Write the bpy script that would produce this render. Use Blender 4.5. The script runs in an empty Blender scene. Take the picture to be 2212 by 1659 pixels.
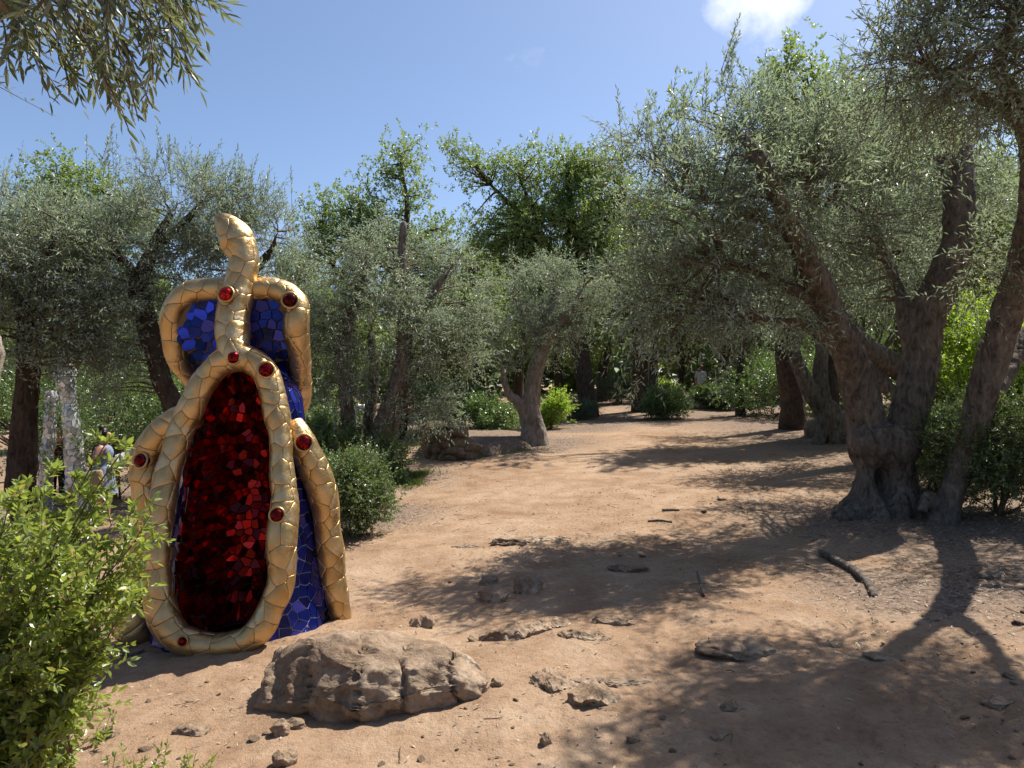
import bpy, bmesh, math, random
import numpy as np
from mathutils import Vector, Matrix, noise as mnoise

# ------------------------------------------------------------------ camera, sky, sun, exposure
SC = bpy.context.scene
COL = SC.collection
CAMZ = 1.6
cam_d = bpy.data.cameras.new("camera"); cam = bpy.data.objects.new("camera", cam_d); COL.objects.link(cam)
cam.location = (0, 0, CAMZ); cam.rotation_euler = (math.radians(90), 0, 0)
cam_d.sensor_width = 36.0; cam_d.lens = 24.97; cam_d.clip_start = 0.05; cam_d.clip_end = 2000
SC.camera = cam

SUN_EL, SUN_AZ = math.radians(57), math.radians(49)      # azimuth measured from +Y towards +X
world = bpy.data.worlds.new("World"); SC.world = world; world.use_nodes = True
wn, wl = world.node_tree.nodes, world.node_tree.links
for n in list(wn): wn.remove(n)
out = wn.new("ShaderNodeOutputWorld"); bg = wn.new("ShaderNodeBackground"); sky = wn.new("ShaderNodeTexSky")
sky.sky_type = 'NISHITA'; sky.sun_disc = False; sky.sun_elevation = SUN_EL; sky.sun_rotation = SUN_AZ
sky.air_density = 0.8; sky.dust_density = 1.1; sky.ozone_density = 2.8; sky.altitude = 50
bg.inputs[1].default_value = 0.092
# thin fair-weather clouds, a noise over the whole dome
tc = wn.new("ShaderNodeTexCoord"); mp = wn.new("ShaderNodeMapping"); mp.inputs['Scale'].default_value = (1.0, 1.0, 2.2)
mp.inputs['Location'].default_value = (0.30, 0.12, 0.0)
wl.new(tc.outputs['Generated'], mp.inputs[0])
n1 = wn.new("ShaderNodeTexNoise"); n1.inputs['Scale'].default_value = 2.6; n1.inputs['Detail'].default_value = 9; n1.inputs['Roughness'].default_value = 0.62
n1.inputs['Distortion'].default_value = 0.35
wl.new(mp.outputs[0], n1.inputs['Vector'])
cr = wn.new("ShaderNodeValToRGB"); cr.color_ramp.elements[0].position = 0.60; cr.color_ramp.elements[1].position = 0.78
wl.new(n1.outputs[0], cr.inputs[0])
# one cumulus bank in the direction it stands in the sky
cdir = Vector(((1640 - 1106) / 1534, 1.0, (830 + 25) / 1534)).normalized()
dt = wn.new("ShaderNodeVectorMath"); dt.operation = 'DISTANCE'; dt.inputs[1].default_value = cdir
nv = wn.new("ShaderNodeVectorMath"); nv.operation = 'NORMALIZE'; wl.new(tc.outputs['Generated'], nv.inputs[0])
wl.new(nv.outputs[0], dt.inputs[0])
mr = wn.new("ShaderNodeMapRange"); mr.inputs[1].default_value = 0.015; mr.inputs[2].default_value = 0.09; mr.inputs[3].default_value = 0.50; mr.inputs[4].default_value = 0.0
wl.new(dt.outputs['Value'], mr.inputs[0])
n2 = wn.new("ShaderNodeTexNoise"); n2.inputs['Scale'].default_value = 11; n2.inputs['Detail'].default_value = 8; n2.inputs['Roughness'].default_value = 0.6
wl.new(tc.outputs['Generated'], n2.inputs['Vector'])
ad = wn.new("ShaderNodeMath"); ad.operation = 'ADD'; wl.new(mr.outputs[0], ad.inputs[0]); wl.new(n2.outputs[0], ad.inputs[1])
cr2 = wn.new("ShaderNodeValToRGB"); cr2.color_ramp.elements[0].position = 0.68; cr2.color_ramp.elements[1].position = 1.0
wl.new(ad.outputs[0], cr2.inputs[0])
mx = wn.new("ShaderNodeMath"); mx.operation = 'MAXIMUM'
ml = wn.new("ShaderNodeMath"); ml.operation = 'MULTIPLY'; ml.inputs[1].default_value = 0.35; wl.new(cr.outputs[0], ml.inputs[0])
wl.new(ml.outputs[0], mx.inputs[0]); wl.new(cr2.outputs[0], mx.inputs[1])
mixc = wn.new("ShaderNodeMix"); mixc.data_type = 'RGBA'; wl.new(mx.outputs[0], mixc.inputs[0])
mixc.inputs[7].default_value = (7.0, 7.2, 7.5, 1)
wl.new(sky.outputs[0], mixc.inputs[6]); wl.new(mixc.outputs[2], bg.inputs[0]); wl.new(bg.outputs[0], out.inputs[0])

sun_d = bpy.data.lights.new("sun", 'SUN'); sun = bpy.data.objects.new("sun", sun_d); COL.objects.link(sun)
sun_d.energy = 4.8; sun_d.angle = math.radians(0.53); sun_d.color = (1.0, 0.95, 0.87)
SUNV = Vector((math.cos(SUN_EL) * math.sin(SUN_AZ), math.cos(SUN_EL) * math.cos(SUN_AZ), math.sin(SUN_EL)))
sun.rotation_euler = SUNV.to_track_quat('Z', 'Y').to_euler(); sun.location = (20, 20, 30)

vs = SC.view_settings; vs.view_transform = 'Standard'; vs.look = 'None'; vs.gamma = 1; vs.exposure = 0.96; vs.use_curve_mapping = False
SC.render.engine = 'CYCLES'
SC.cycles.max_bounces = 10; SC.cycles.diffuse_bounces = 6; SC.cycles.glossy_bounces = 4; SC.cycles.transmission_bounces = 4
SC.cycles.use_denoising = True
SC.cycles.sample_clamp_indirect = 6.0

# ------------------------------------------------------------------ helpers
rs = np.random.RandomState(7)
random.seed(7)
PX = 1534.0
def P(u, v, Y):
    "a spot in the place, from its bearing and its distance"
    return np.array(((u - 1106) / PX * Y, Y, CAMZ - (v - 830) / PX * Y))

def nrm(a):
    return a / np.maximum(np.linalg.norm(a, axis=-1, keepdims=True), 1e-9)

def _hash(ix, iy, iz, seed):
    h = (ix.astype(np.int64) * 374761393 + iy.astype(np.int64) * 668265263 + iz.astype(np.int64) * 2147483647 + seed * 974634777) & 0xFFFFFFFF
    h = ((h ^ (h >> 13)) * 1274126177) & 0xFFFFFFFF
    h = ((h ^ (h >> 16)) * 2246822519) & 0xFFFFFFFF
    return ((h ^ (h >> 15)) & 0xFFFFFF) / float(0xFFFFFF) * 2 - 1

def vnoise(p, seed=0):
    p = np.asarray(p, float); i = np.floor(p).astype(np.int64); f = p - i
    f = f * f * f * (f * (f * 6 - 15) + 10)
    r = 0
    for dx in (0, 1):
        for dy in (0, 1):
            for dz in (0, 1):
                w = (f[..., 0] if dx else 1 - f[..., 0]) * (f[..., 1] if dy else 1 - f[..., 1]) * (f[..., 2] if dz else 1 - f[..., 2])
                r = r + w * _hash(i[..., 0] + dx, i[..., 1] + dy, i[..., 2] + dz, seed)
    return r

def fbm(p, oct=4, seed=0, gain=0.5, ridge=False):
    p = np.asarray(p, float); a = 1.0; r = 0; t = 0
    for k in range(oct):
        n = vnoise(p * (2.03 ** k) + 17.3 * k, seed + k)
        if ridge: n = 1 - 2 * np.abs(n)
        r = r + a * n; t += a; a *= gain
    return r / t

def mesh_from(name, V, faces, mats=(), smooth=False, matidx=None, rnd=None):
    "faces: list of (n,k) integer arrays"
    me = bpy.data.meshes.new(name)
    V = np.ascontiguousarray(V, np.float32)
    if not isinstance(faces, (list, tuple)): faces = [faces]
    faces = [np.asarray(f, np.int32) for f in faces if len(f)]
    nl = sum(f.size for f in faces); npoly = sum(len(f) for f in faces)
    me.vertices.add(len(V)); me.vertices.foreach_set('co', V.ravel())
    me.loops.add(nl); me.loops.foreach_set('vertex_index', np.concatenate([f.ravel() for f in faces]))
    starts = []; s = 0
    for f in faces:
        starts.append(s + np.arange(len(f)) * f.shape[1]); s += f.size
    me.polygons.add(npoly); me.polygons.foreach_set('loop_start', np.concatenate(starts).astype(np.int32))
    if matidx is not None: me.polygons.foreach_set('material_index', np.asarray(matidx, np.int32))
    me.polygons.foreach_set('use_smooth', np.full(npoly, bool(smooth)))
    if rnd is not None:
        at = me.attributes.new('rnd', 'FLOAT', 'POINT'); at.data.foreach_set('value', np.asarray(rnd, np.float32))
    me.update(calc_edges=True)
    for m in mats: me.materials.append(m)
    return me

def obj(name, me, parent=None, loc=None):
    o = bpy.data.objects.new(name, me); COL.objects.link(o)
    if loc is not None: o.location = loc
    if parent is not None: o.parent = parent
    return o

def tag(o, label=None, cat=None, group=None, kind=None):
    if label: o['label'] = label
    if cat: o['category'] = cat
    if group: o['group'] = group
    if kind: o['kind'] = kind
    return o

def thing(name, label, cat, loc=(0, 0, 0), group=None, rz=0):
    o = bpy.data.objects.new(name, None); COL.objects.link(o); o.location = loc; o.rotation_euler = (0, 0, rz)
    o.empty_display_size = 0.2
    return tag(o, label, cat, group)

def copy_tree(o, parent=None):
    c = o.copy(); COL.objects.link(c); c.parent = parent
    for ch in list(o.children): copy_tree(ch, c)
    return c

def spline(pts, n):
    "Catmull-Rom through rows of pts (any width)"
    pts = np.asarray(pts, float)
    if len(pts) == 2:
        t = np.linspace(0, 1, n)[:, None]; return pts[0] * (1 - t) + pts[1] * t
    ext = np.vstack([2 * pts[0] - pts[1], pts, 2 * pts[-1] - pts[-2]])
    t = np.linspace(0, len(pts) - 1 - 1e-9, n); i = t.astype(int); f = (t - i)[:, None]
    p0, p1, p2, p3 = ext[i], ext[i + 1], ext[i + 2], ext[i + 3]
    return 0.5 * (2 * p1 + (p2 - p0) * f + (2 * p0 - 5 * p1 + 4 * p2 - p3) * f ** 2 + (3 * p1 - p0 - 3 * p2 + p3) * f ** 3)

def tubes(paths, radii, sides=5, cap=True):
    "paths (n,m,3), radii (n,m) -> verts, [faces]"
    paths = np.asarray(paths, float); radii = np.asarray(radii, float)
    n, m, _ = paths.shape
    T = nrm(np.gradient(paths, axis=1))
    mainT = nrm(paths[:, -1] - paths[:, 0])
    ref = np.where((np.abs(mainT[:, 2]) > 0.85)[:, None], np.array([1.0, 0, 0]), np.array([0, 0, 1.0]))[:, None, :]
    A = nrm(np.cross(T, ref)); B = np.cross(T, A)
    ang = np.arange(sides) * 2 * np.pi / sides
    V = paths[:, :, None, :] + radii[:, :, None, None] * (np.cos(ang)[None, None, :, None] * A[:, :, None, :] + np.sin(ang)[None, None, :, None] * B[:, :, None, :])
    V = V.reshape(-1, 3)
    a = np.arange(n)[:, None, None] * m * sides; r = np.arange(m - 1)[None, :, None] * sides; s = np.arange(sides)[None, None, :]
    s2 = (s + 1) % sides
    F = np.stack([a + r + s, a + r + s2, a + r + sides + s2, a + r + sides + s], -1).reshape(-1, 4)
    faces = [F]
    if cap:
        base = np.arange(n)[:, None] * m * sides
        faces.append((base + np.arange(sides)[None, :])[:, ::-1])
        faces.append(base + (m - 1) * sides + np.arange(sides)[None, :])
    return V, faces

# ------------------------------------------------------------------ materials
def newmat(name):
    m = bpy.data.materials.new(name); m.use_nodes = True
    nt = m.node_tree
    for n in list(nt.nodes): nt.nodes.remove(n)
    o = nt.nodes.new("ShaderNodeOutputMaterial")
    return m, nt, o
def N(nt, kind, **kw):
    n = nt.nodes.new("ShaderNode" + kind)
    for k, v in kw.items(): setattr(n, k, v)
    return n
def ramp(nt, stops):
    r = N(nt, "ValToRGB"); e = r.color_ramp.elements
    while len(e) < len(stops): e.new(0.5)
    for el, (p, c) in zip(e, stops):
        el.position = p; el.color = (*c, 1) if len(c) == 3 else c
    return r
def mixrgb(nt, fac, a, b, blend='MIX'):
    m = N(nt, "Mix", data_type='RGBA', blend_type=blend)
    for sock, val in ((m.inputs[0], fac), (m.inputs[6], a), (m.inputs[7], b)):
        if hasattr(val, 'is_output'): nt.links.new(val, sock)
        elif isinstance(val, (int, float)): sock.default_value = val
        else: sock.default_value = (*val, 1)
    return m.outputs[2]
def noise_tex(nt, vec, scale, detail=4, rough=0.55, dist=0.0):
    n = N(nt, "TexNoise"); n.inputs['Scale'].default_value = scale; n.inputs['Detail'].default_value = detail
    n.inputs['Roughness'].default_value = rough; n.inputs['Distortion'].default_value = dist
    if vec is not None: nt.links.new(vec, n.inputs['Vector'])
    return n.outputs[0]

def leaf_mat(name, a, b, under, trans, rough=0.42, spec=0.5, tfac=0.3, old=False):
    m, nt, o = newmat(name)
    at = N(nt, "Attribute", attribute_name='rnd')
    top = mixrgb(nt, at.outputs['Fac'], a, b)
    if old:
        rl = ramp(nt, [(0.0, a), (0.86, b), (0.94, (0.33, 0.31, 0.05)), (1.0, (0.27, 0.13, 0.05))]); nt.links.new(at.outputs['Fac'], rl.inputs[0]); top = rl.outputs[0]
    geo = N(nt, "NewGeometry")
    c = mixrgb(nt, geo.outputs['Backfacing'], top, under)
    p = N(nt, "BsdfPrincipled"); p.inputs['Roughness'].default_value = rough; p.inputs['Specular IOR Level'].default_value = spec
    nt.links.new(c, p.inputs['Base Color'])
    t = N(nt, "BsdfTranslucent"); tcol = mixrgb(nt, 0.5, top, trans); nt.links.new(tcol, t.inputs[0])
    mx = N(nt, "MixShader"); mx.inputs[0].default_value = tfac
    nt.links.new(p.outputs[0], mx.inputs[1]); nt.links.new(t.outputs[0], mx.inputs[2]); nt.links.new(mx.outputs[0], o.inputs[0])
    return m
M = {}
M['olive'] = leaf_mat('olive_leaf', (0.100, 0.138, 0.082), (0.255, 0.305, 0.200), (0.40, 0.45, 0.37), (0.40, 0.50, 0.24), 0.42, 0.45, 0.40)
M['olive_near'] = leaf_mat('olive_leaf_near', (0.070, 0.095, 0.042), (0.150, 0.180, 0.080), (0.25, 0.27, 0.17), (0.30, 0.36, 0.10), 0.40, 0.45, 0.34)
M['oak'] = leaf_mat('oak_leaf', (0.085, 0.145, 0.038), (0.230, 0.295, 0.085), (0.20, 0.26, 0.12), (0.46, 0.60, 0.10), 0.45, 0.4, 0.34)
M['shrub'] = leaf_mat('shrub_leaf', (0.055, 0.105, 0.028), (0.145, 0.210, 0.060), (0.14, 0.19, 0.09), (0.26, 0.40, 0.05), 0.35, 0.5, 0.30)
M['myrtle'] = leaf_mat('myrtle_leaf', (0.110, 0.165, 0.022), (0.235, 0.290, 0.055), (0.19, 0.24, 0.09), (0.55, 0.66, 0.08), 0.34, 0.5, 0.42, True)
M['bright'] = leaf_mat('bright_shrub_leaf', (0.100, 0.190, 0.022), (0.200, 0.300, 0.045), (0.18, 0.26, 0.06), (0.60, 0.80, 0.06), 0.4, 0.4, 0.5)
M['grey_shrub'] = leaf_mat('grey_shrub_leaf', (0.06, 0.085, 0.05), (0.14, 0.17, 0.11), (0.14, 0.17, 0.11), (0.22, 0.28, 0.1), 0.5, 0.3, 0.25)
M['grass'] = leaf_mat('grass_blade', (0.045, 0.085, 0.016), (0.11, 0.15, 0.03), (0.08, 0.12, 0.03), (0.3, 0.4, 0.05), 0.5, 0.3, 0.3)
M['litter'] = leaf_mat('dry_leaf', (0.16, 0.105, 0.065), (0.42, 0.34, 0.25), (0.38, 0.31, 0.23), (0.3, 0.22, 0.12), 0.6, 0.3, 0.1)

def bark_mat(name, a, b, scale=17.0, bump=1.0):
    m, nt, o = newmat(name)
    tc = N(nt, "TexCoord"); mp = N(nt, "Mapping"); mp.inputs['Scale'].default_value = (1, 1, 0.42); nt.links.new(tc.outputs['Object'], mp.inputs[0])
    n1 = noise_tex(nt, mp.outputs[0], scale, 8, 0.65, 0.6)
    n2 = noise_tex(nt, tc.outputs['Object'], 2.2, 4, 0.6)
    n3 = noise_tex(nt, mp.outputs[0], scale * 4.5, 4, 0.7)
    r = ramp(nt, [(0.32, a), (0.68, b)]); nt.links.new(n1, r.inputs[0])
    r2 = ramp(nt, [(0.35, (0.72, 0.68, 0.64)), (0.7, (1.15, 1.12, 1.05))]); nt.links.new(n2, r2.inputs[0])
    c = mixrgb(nt, 1.0, r.outputs[0], r2.outputs[0], 'MULTIPLY')
    p = N(nt, "BsdfPrincipled"); p.inputs['Roughness'].default_value = 0.9; p.inputs['Specular IOR Level'].default_value = 0.15
    nt.links.new(c, p.inputs['Base Color'])
    ad = N(nt, "Math", operation='ADD'); nt.links.new(n1, ad.inputs[0])
    ml = N(nt, "Math", operation='MULTIPLY'); ml.inputs[1].default_value = 0.45; nt.links.new(n3, ml.inputs[0]); nt.links.new(ml.outputs[0], ad.inputs[1])
    bp = N(nt, "Bump"); bp.inputs['Strength'].default_value = bump; bp.inputs['Distance'].default_value = 0.05
    nt.links.new(ad.outputs[0], bp.inputs['Height']); nt.links.new(bp.outputs[0], p.inputs['Normal']); nt.links.new(p.outputs[0], o.inputs[0])
    return m
M['bark'] = bark_mat('olive_bark', (0.070, 0.058, 0.050), (0.30, 0.262, 0.226))
M['bark_dark'] = bark_mat('dark_bark', (0.035, 0.027, 0.022), (0.13, 0.095, 0.07))
M['bark_pale'] = bark_mat('pale_bark', (0.18, 0.15, 0.125), (0.44, 0.39, 0.34))
M['twig'] = bark_mat('twig_bark', (0.09, 0.065, 0.045), (0.22, 0.17, 0.125), 20, 0.2)

def ground_mat():
    m, nt, o = newmat('dry_earth')
    tc = N(nt, "TexCoord"); v = tc.outputs['Object']
    big = noise_tex(nt, v, 0.45, 5, 0.6, 0.4); mid = noise_tex(nt, v, 2.6, 6, 0.65); fine = noise_tex(nt, v, 22, 6, 0.7); grit = noise_tex(nt, v, 110, 3, 0.7)
    r = ramp(nt, [(0.30, (0.235, 0.155, 0.098)), (0.52, (0.328, 0.232, 0.154)), (0.72, (0.395, 0.300, 0.212))]); nt.links.new(mid, r.inputs[0])
    rb = ramp(nt, [(0.35, (0.82, 0.74, 0.68)), (0.65, (1.06, 1.04, 1.02))]); nt.links.new(big, rb.inputs[0])
    c = mixrgb(nt, 1.0, r.outputs[0], rb.outputs[0], 'MULTIPLY')
    rf = ramp(nt, [(0.30, (0.50, 0.47, 0.45)), (0.45, (0.96, 0.96, 0.96)), (0.70, (1.18, 1.18, 1.18))]); nt.links.new(fine, rf.inputs[0])
    c = mixrgb(nt, 0.6, c, rf.outputs[0], 'MULTIPLY')
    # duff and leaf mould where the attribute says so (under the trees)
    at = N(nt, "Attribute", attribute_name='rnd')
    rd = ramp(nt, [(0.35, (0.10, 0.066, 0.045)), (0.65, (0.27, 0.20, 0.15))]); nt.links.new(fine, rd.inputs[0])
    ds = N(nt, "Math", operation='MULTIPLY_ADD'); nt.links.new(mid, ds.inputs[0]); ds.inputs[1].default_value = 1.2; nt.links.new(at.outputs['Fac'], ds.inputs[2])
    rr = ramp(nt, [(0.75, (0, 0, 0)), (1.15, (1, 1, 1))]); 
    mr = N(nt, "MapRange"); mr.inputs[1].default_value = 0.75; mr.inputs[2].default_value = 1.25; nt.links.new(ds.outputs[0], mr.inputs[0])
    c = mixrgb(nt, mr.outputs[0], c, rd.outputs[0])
    p = N(nt, "BsdfPrincipled"); p.inputs['Roughness'].default_value = 0.95; p.inputs['Specular IOR Level'].default_value = 0.1
    nt.links.new(c, p.inputs['Base Color'])
    ad = N(nt, "Math", operation='MULTIPLY_ADD'); nt.links.new(grit, ad.inputs[0]); ad.inputs[1].default_value = 0.35; nt.links.new(fine, ad.inputs[2])
    bp = N(nt, "Bump"); bp.inputs['Strength'].default_value = 0.9; bp.inputs['Distance'].default_value = 0.025
    nt.links.new(ad.outputs[0], bp.inputs['Height']); nt.links.new(bp.outputs[0], p.inputs['Normal']); nt.links.new(p.outputs[0], o.inputs[0])
    return m
M['ground'] = ground_mat()

def rock_mat(name, a, b, c_, sc=6):
    m, nt, o = newmat(name)
    tc = N(nt, "TexCoord"); v = tc.outputs['Object']
    oi = N(nt, "ObjectInfo")
    n1 = noise_tex(nt, v, sc, 8, 0.68, 0.5); n2 = noise_tex(nt, v, sc * 7, 6, 0.7); n3 = noise_tex(nt, v, sc * 0.35, 3, 0.5)
    r = ramp(nt, [(0.30, a), (0.52, b), (0.74, c_)]); nt.links.new(n1, r.inputs[0])
    r3 = ramp(nt, [(0.35, (0.80, 0.72, 0.66)), (0.65, (1.08, 1.06, 1.04))]); nt.links.new(n3, r3.inputs[0])
    c = mixrgb(nt, 1.0, r.outputs[0], r3.outputs[0], 'MULTIPLY')
    r2 = ramp(nt, [(0.30, (0.6, 0.56, 0.54)), (0.5, (1, 1, 1)), (0.75, (1.15, 1.14, 1.1))]); nt.links.new(n2, r2.inputs[0])
    c = mixrgb(nt, 0.8, c, r2.outputs[0], 'MULTIPLY')
    p = N(nt, "BsdfPrincipled"); p.inputs['Roughness'].default_value = 0.92; p.inputs['Specular IOR Level'].default_value = 0.15
    nt.links.new(c, p.inputs['Base Color'])
    bp = N(nt, "Bump"); bp.inputs['Strength'].default_value = 1.0; bp.inputs['Distance'].default_value = 0.02
    ad = N(nt, "Math", operation='MULTIPLY_ADD'); nt.links.new(n2, ad.inputs[0]); ad.inputs[1].default_value = 0.6; nt.links.new(n1, ad.inputs[2])
    nt.links.new(ad.outputs[0], bp.inputs['Height']); nt.links.new(bp.outputs[0], p.inputs['Normal']); nt.links.new(p.outputs[0], o.inputs[0])
    return m
M['rock'] = rock_mat('boulder_stone', (0.135, 0.098, 0.068), (0.285, 0.215, 0.152), (0.40, 0.32, 0.24))
M['bedrock'] = rock_mat('bedrock_stone', (0.19, 0.13, 0.088), (0.33, 0.25, 0.175), (0.43, 0.35, 0.265), 9)
M['wallstone'] = rock_mat('wall_stone', (0.11, 0.085, 0.062), (0.24, 0.19, 0.14), (0.36, 0.31, 0.25), 7)

def plain_mat(name, col, rough=0.6, metal=0.0, spec=0.4, var=0.12, sc=8, bump=0.0):
    m, nt, o = newmat(name)
    tc = N(nt, "TexCoord"); n = noise_tex(nt, tc.outputs['Object'], sc, 4, 0.6)
    lo = tuple(x * (1 - var) for x in col); hi = tuple(min(1, x * (1 + var)) for x in col)
    r = ramp(nt, [(0.3, lo), (0.7, hi)]); nt.links.new(n, r.inputs[0])
    p = N(nt, "BsdfPrincipled"); p.inputs['Roughness'].default_value = rough; p.inputs['Metallic'].default_value = metal; p.inputs['Specular IOR Level'].default_value = spec
    nt.links.new(r.outputs[0], p.inputs['Base Color'])
    if bump:
        bp = N(nt, "Bump"); bp.inputs['Strength'].default_value = bump; bp.inputs['Distance'].default_value = 0.01
        nt.links.new(n, bp.inputs['Height']); nt.links.new(bp.outputs[0], p.inputs['Normal'])
    nt.links.new(p.outputs[0], o.inputs[0])
    return m
def tile_mat(name, a, b, c_, rough, metal):
    "glass tile whose tint differs from piece to piece"
    m, nt, o = newmat(name)
    oi = N(nt, "ObjectInfo"); at = N(nt, "Attribute", attribute_name='rnd')
    ad = N(nt, "Math", operation='ADD'); nt.links.new(oi.outputs['Random'], ad.inputs[0]); nt.links.new(at.outputs['Fac'], ad.inputs[1])
    fr = N(nt, "Math", operation='FRACT'); nt.links.new(ad.outputs[0], fr.inputs[0])
    r = ramp(nt, [(0.0, a), (0.6, b), (1.0, c_)]); nt.links.new(fr.outputs[0], r.inputs[0])
    tc = N(nt, "TexCoord"); n = noise_tex(nt, tc.outputs['Object'], 9, 3, 0.5)
    p = N(nt, "BsdfPrincipled"); p.inputs['Metallic'].default_value = metal; p.inputs['Specular IOR Level'].default_value = 0.6
    rr = ramp(nt, [(0.3, (rough * 0.7,) * 3), (0.75, (rough * 1.8,) * 3)]); nt.links.new(n, rr.inputs[0]); nt.links.new(rr.outputs[0], p.inputs['Roughness'])
    nt.links.new(r.outputs[0], p.inputs['Base Color'])
    bp = N(nt, "Bump"); bp.inputs['Strength'].default_value = 0.08; bp.inputs['Distance'].default_value = 0.01
    nt.links.new(n, bp.inputs['Height']); nt.links.new(bp.outputs[0], p.inputs['Normal']); nt.links.new(p.outputs[0], o.inputs[0])
    return m
M['red_tile'] = tile_mat('red_mirror_glass', (0.05, 0.001, 0.002), (0.24, 0.003, 0.006), (0.60, 0.018, 0.012), 0.09, 0.85)
M['blue_tile'] = tile_mat('blue_mirror_glass', (0.006, 0.010, 0.075), (0.012, 0.026, 0.27), (0.050, 0.058, 0.44), 0.10, 0.7)
M['mirror_tile'] = tile_mat('clear_mirror_glass', (0.50, 0.50, 0.48), (0.66, 0.66, 0.64), (0.80, 0.80, 0.78), 0.28, 0.45)
def gold_mat():
    m, nt, o = newmat('gold_glazed_ceramic')
    tc = N(nt, "TexCoord"); oi = N(nt, "ObjectInfo")
    n1 = noise_tex(nt, tc.outputs['Object'], 3.2, 5, 0.6); n2 = noise_tex(nt, tc.outputs['Object'], 28, 5, 0.65)
    r = ramp(nt, [(0.28, (0.36, 0.21, 0.075)), (0.5, (0.54, 0.37, 0.165)), (0.75, (0.70, 0.56, 0.36))]); nt.links.new(n1, r.inputs[0])
    r2 = ramp(nt, [(0.0, (0.86, 0.84, 0.80)), (1.0, (1.06, 1.04, 1.02))]); nt.links.new(oi.outputs['Random'], r2.inputs[0])
    c = mixrgb(nt, 1.0, r.outputs[0], r2.outputs[0], 'MULTIPLY')
    n3 = noise_tex(nt, tc.outputs['Object'], 2.1, 4, 0.6)
    rp = ramp(nt, [(0.60, (0, 0, 0)), (0.72, (0.7, 0.7, 0.7))]); nt.links.new(n3, rp.inputs[0])
    c = mixrgb(nt, rp.outputs[0], c, (0.20, 0.25, 0.17))
    p = N(nt, "BsdfPrincipled"); p.inputs['Metallic'].default_value = 0.85
    rr = ramp(nt, [(0.3, (0.26,) * 3), (0.7, (0.48,) * 3)]); nt.links.new(n2, rr.inputs[0]); nt.links.new(rr.outputs[0], p.inputs['Roughness'])
    nt.links.new(c, p.inputs['Base Color'])
    bp = N(nt, "Bump"); bp.inputs['Strength'].default_value = 0.6; bp.inputs['Distance'].default_value = 0.01
    nt.links.new(n2, bp.inputs['Height']); nt.links.new(bp.outputs[0], p.inputs['Normal']); nt.links.new(p.outputs[0], o.inputs[0])
    return m
M['gold'] = gold_mat()
M['grout'] = plain_mat('dark_grout', (0.16, 0.105, 0.05), 0.8)
M['gold_groove'] = plain_mat('gold_groove', (0.26, 0.165, 0.065), 0.55, 0.6)
M['pale_grout'] = plain_mat('pale_grout', (0.30, 0.29, 0.34), 0.9)
M['black_red'] = plain_mat('dark_red_grout', (0.03, 0.008, 0.008), 0.85)

# ------------------------------------------------------------------ ground
CP = np.array([
    (0, 0, 0), (0, -6, 0), (-1.9, 4.9, -.24), (-1.2, 3.8, -.17), (3.9, 8.5, .05), (5, 8.5, .12), (-7.3, 12.6, -.85), (-2.2, 8.5, -.24),
    (-2.8, 13, -.12), (-1.0, 14.3, .07), (.46, 16, .24), (1.4, 30, .60), (4.5, 23.5, .45), (7, 16, .35), (-8, 11, -.85), (-2.3, 17, -.02),
    (-4, 18, -.35), (2, 5, -.03), (2.2, 3, .02), (8, 8, .28), (3.5, 12, .16), (-5, 6, -.6), (-4, 2, -.35), (5, 3, .15), (12, 14, .5),
    (-12, 18, -1.0), (-6, 24, -.2), (10, 30, .8), (-20, 30, -.9), (25, 25, 1.1), (-25, 5, -1.2), (25, 0, .7), (0, 60, 1.1), (-40, 60, -.4), (40, 60, 1.6),
    (-40, -30, -1), (40, -30, .6), (0, -40, -.1)], float)
def _tps(r):
    return np.where(r > 1e-9, r * r * np.log(np.maximum(r, 1e-9)), 0)
_n = len(CP); _A = np.zeros((_n + 3, _n + 3))
_d = np.linalg.norm(CP[:, None, :2] - CP[None, :, :2], axis=-1)
_A[:_n, :_n] = _tps(_d) + np.eye(_n) * 0.6; _A[:_n, _n] = 1; _A[_n, :_n] = 1
_A[:_n, _n + 1:] = CP[:, :2]; _A[_n + 1:, :_n] = CP[:, :2].T
_W = np.linalg.solve(_A, np.concatenate([CP[:, 2], np.zeros(3)]))
def H(x, y, fine=True):
    x = np.asarray(x, float); y = np.asarray(y, float)
    xc = np.clip(x, -40, 40); yc = np.clip(y, -38, 60)
    z = _W[_n] + _W[_n + 1] * xc + _W[_n + 2] * yc
    for i in range(_n):
        z = z + _W[i] * _tps(np.hypot(xc - CP[i, 0], yc - CP[i, 1]))
    q = np.stack([x, y, x * 0], -1)
    z = z + 0.045 * fbm(q / 2.4, 3, 3)
    if fine:
        d = np.hypot(x, y)
        near = np.clip((22 - d) / 14, 0, 1)
        w = np.clip(fbm(q / 1.7, 2, 19) * 1.6 + 0.45, 0, 1)
        z = z + near * (0.030 * fbm(q / 0.42, 3, 5) + 0.020 * w * fbm(q / 0.11, 3, 9, 0.55, True))
    return z
def gz(x, y): return float(H(np.array([x]), np.array([y]))[0])
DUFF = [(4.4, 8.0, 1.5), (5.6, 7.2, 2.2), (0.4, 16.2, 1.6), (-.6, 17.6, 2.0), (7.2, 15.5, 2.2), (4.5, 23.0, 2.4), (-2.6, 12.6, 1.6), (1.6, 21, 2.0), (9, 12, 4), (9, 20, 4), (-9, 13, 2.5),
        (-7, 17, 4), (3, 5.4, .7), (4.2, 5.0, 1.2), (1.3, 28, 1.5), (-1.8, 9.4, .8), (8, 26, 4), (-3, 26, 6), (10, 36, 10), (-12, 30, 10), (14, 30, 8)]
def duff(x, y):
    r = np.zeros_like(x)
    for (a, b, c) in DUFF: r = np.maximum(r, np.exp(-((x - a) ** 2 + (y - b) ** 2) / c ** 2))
    return np.clip(r, 0, 1)
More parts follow.
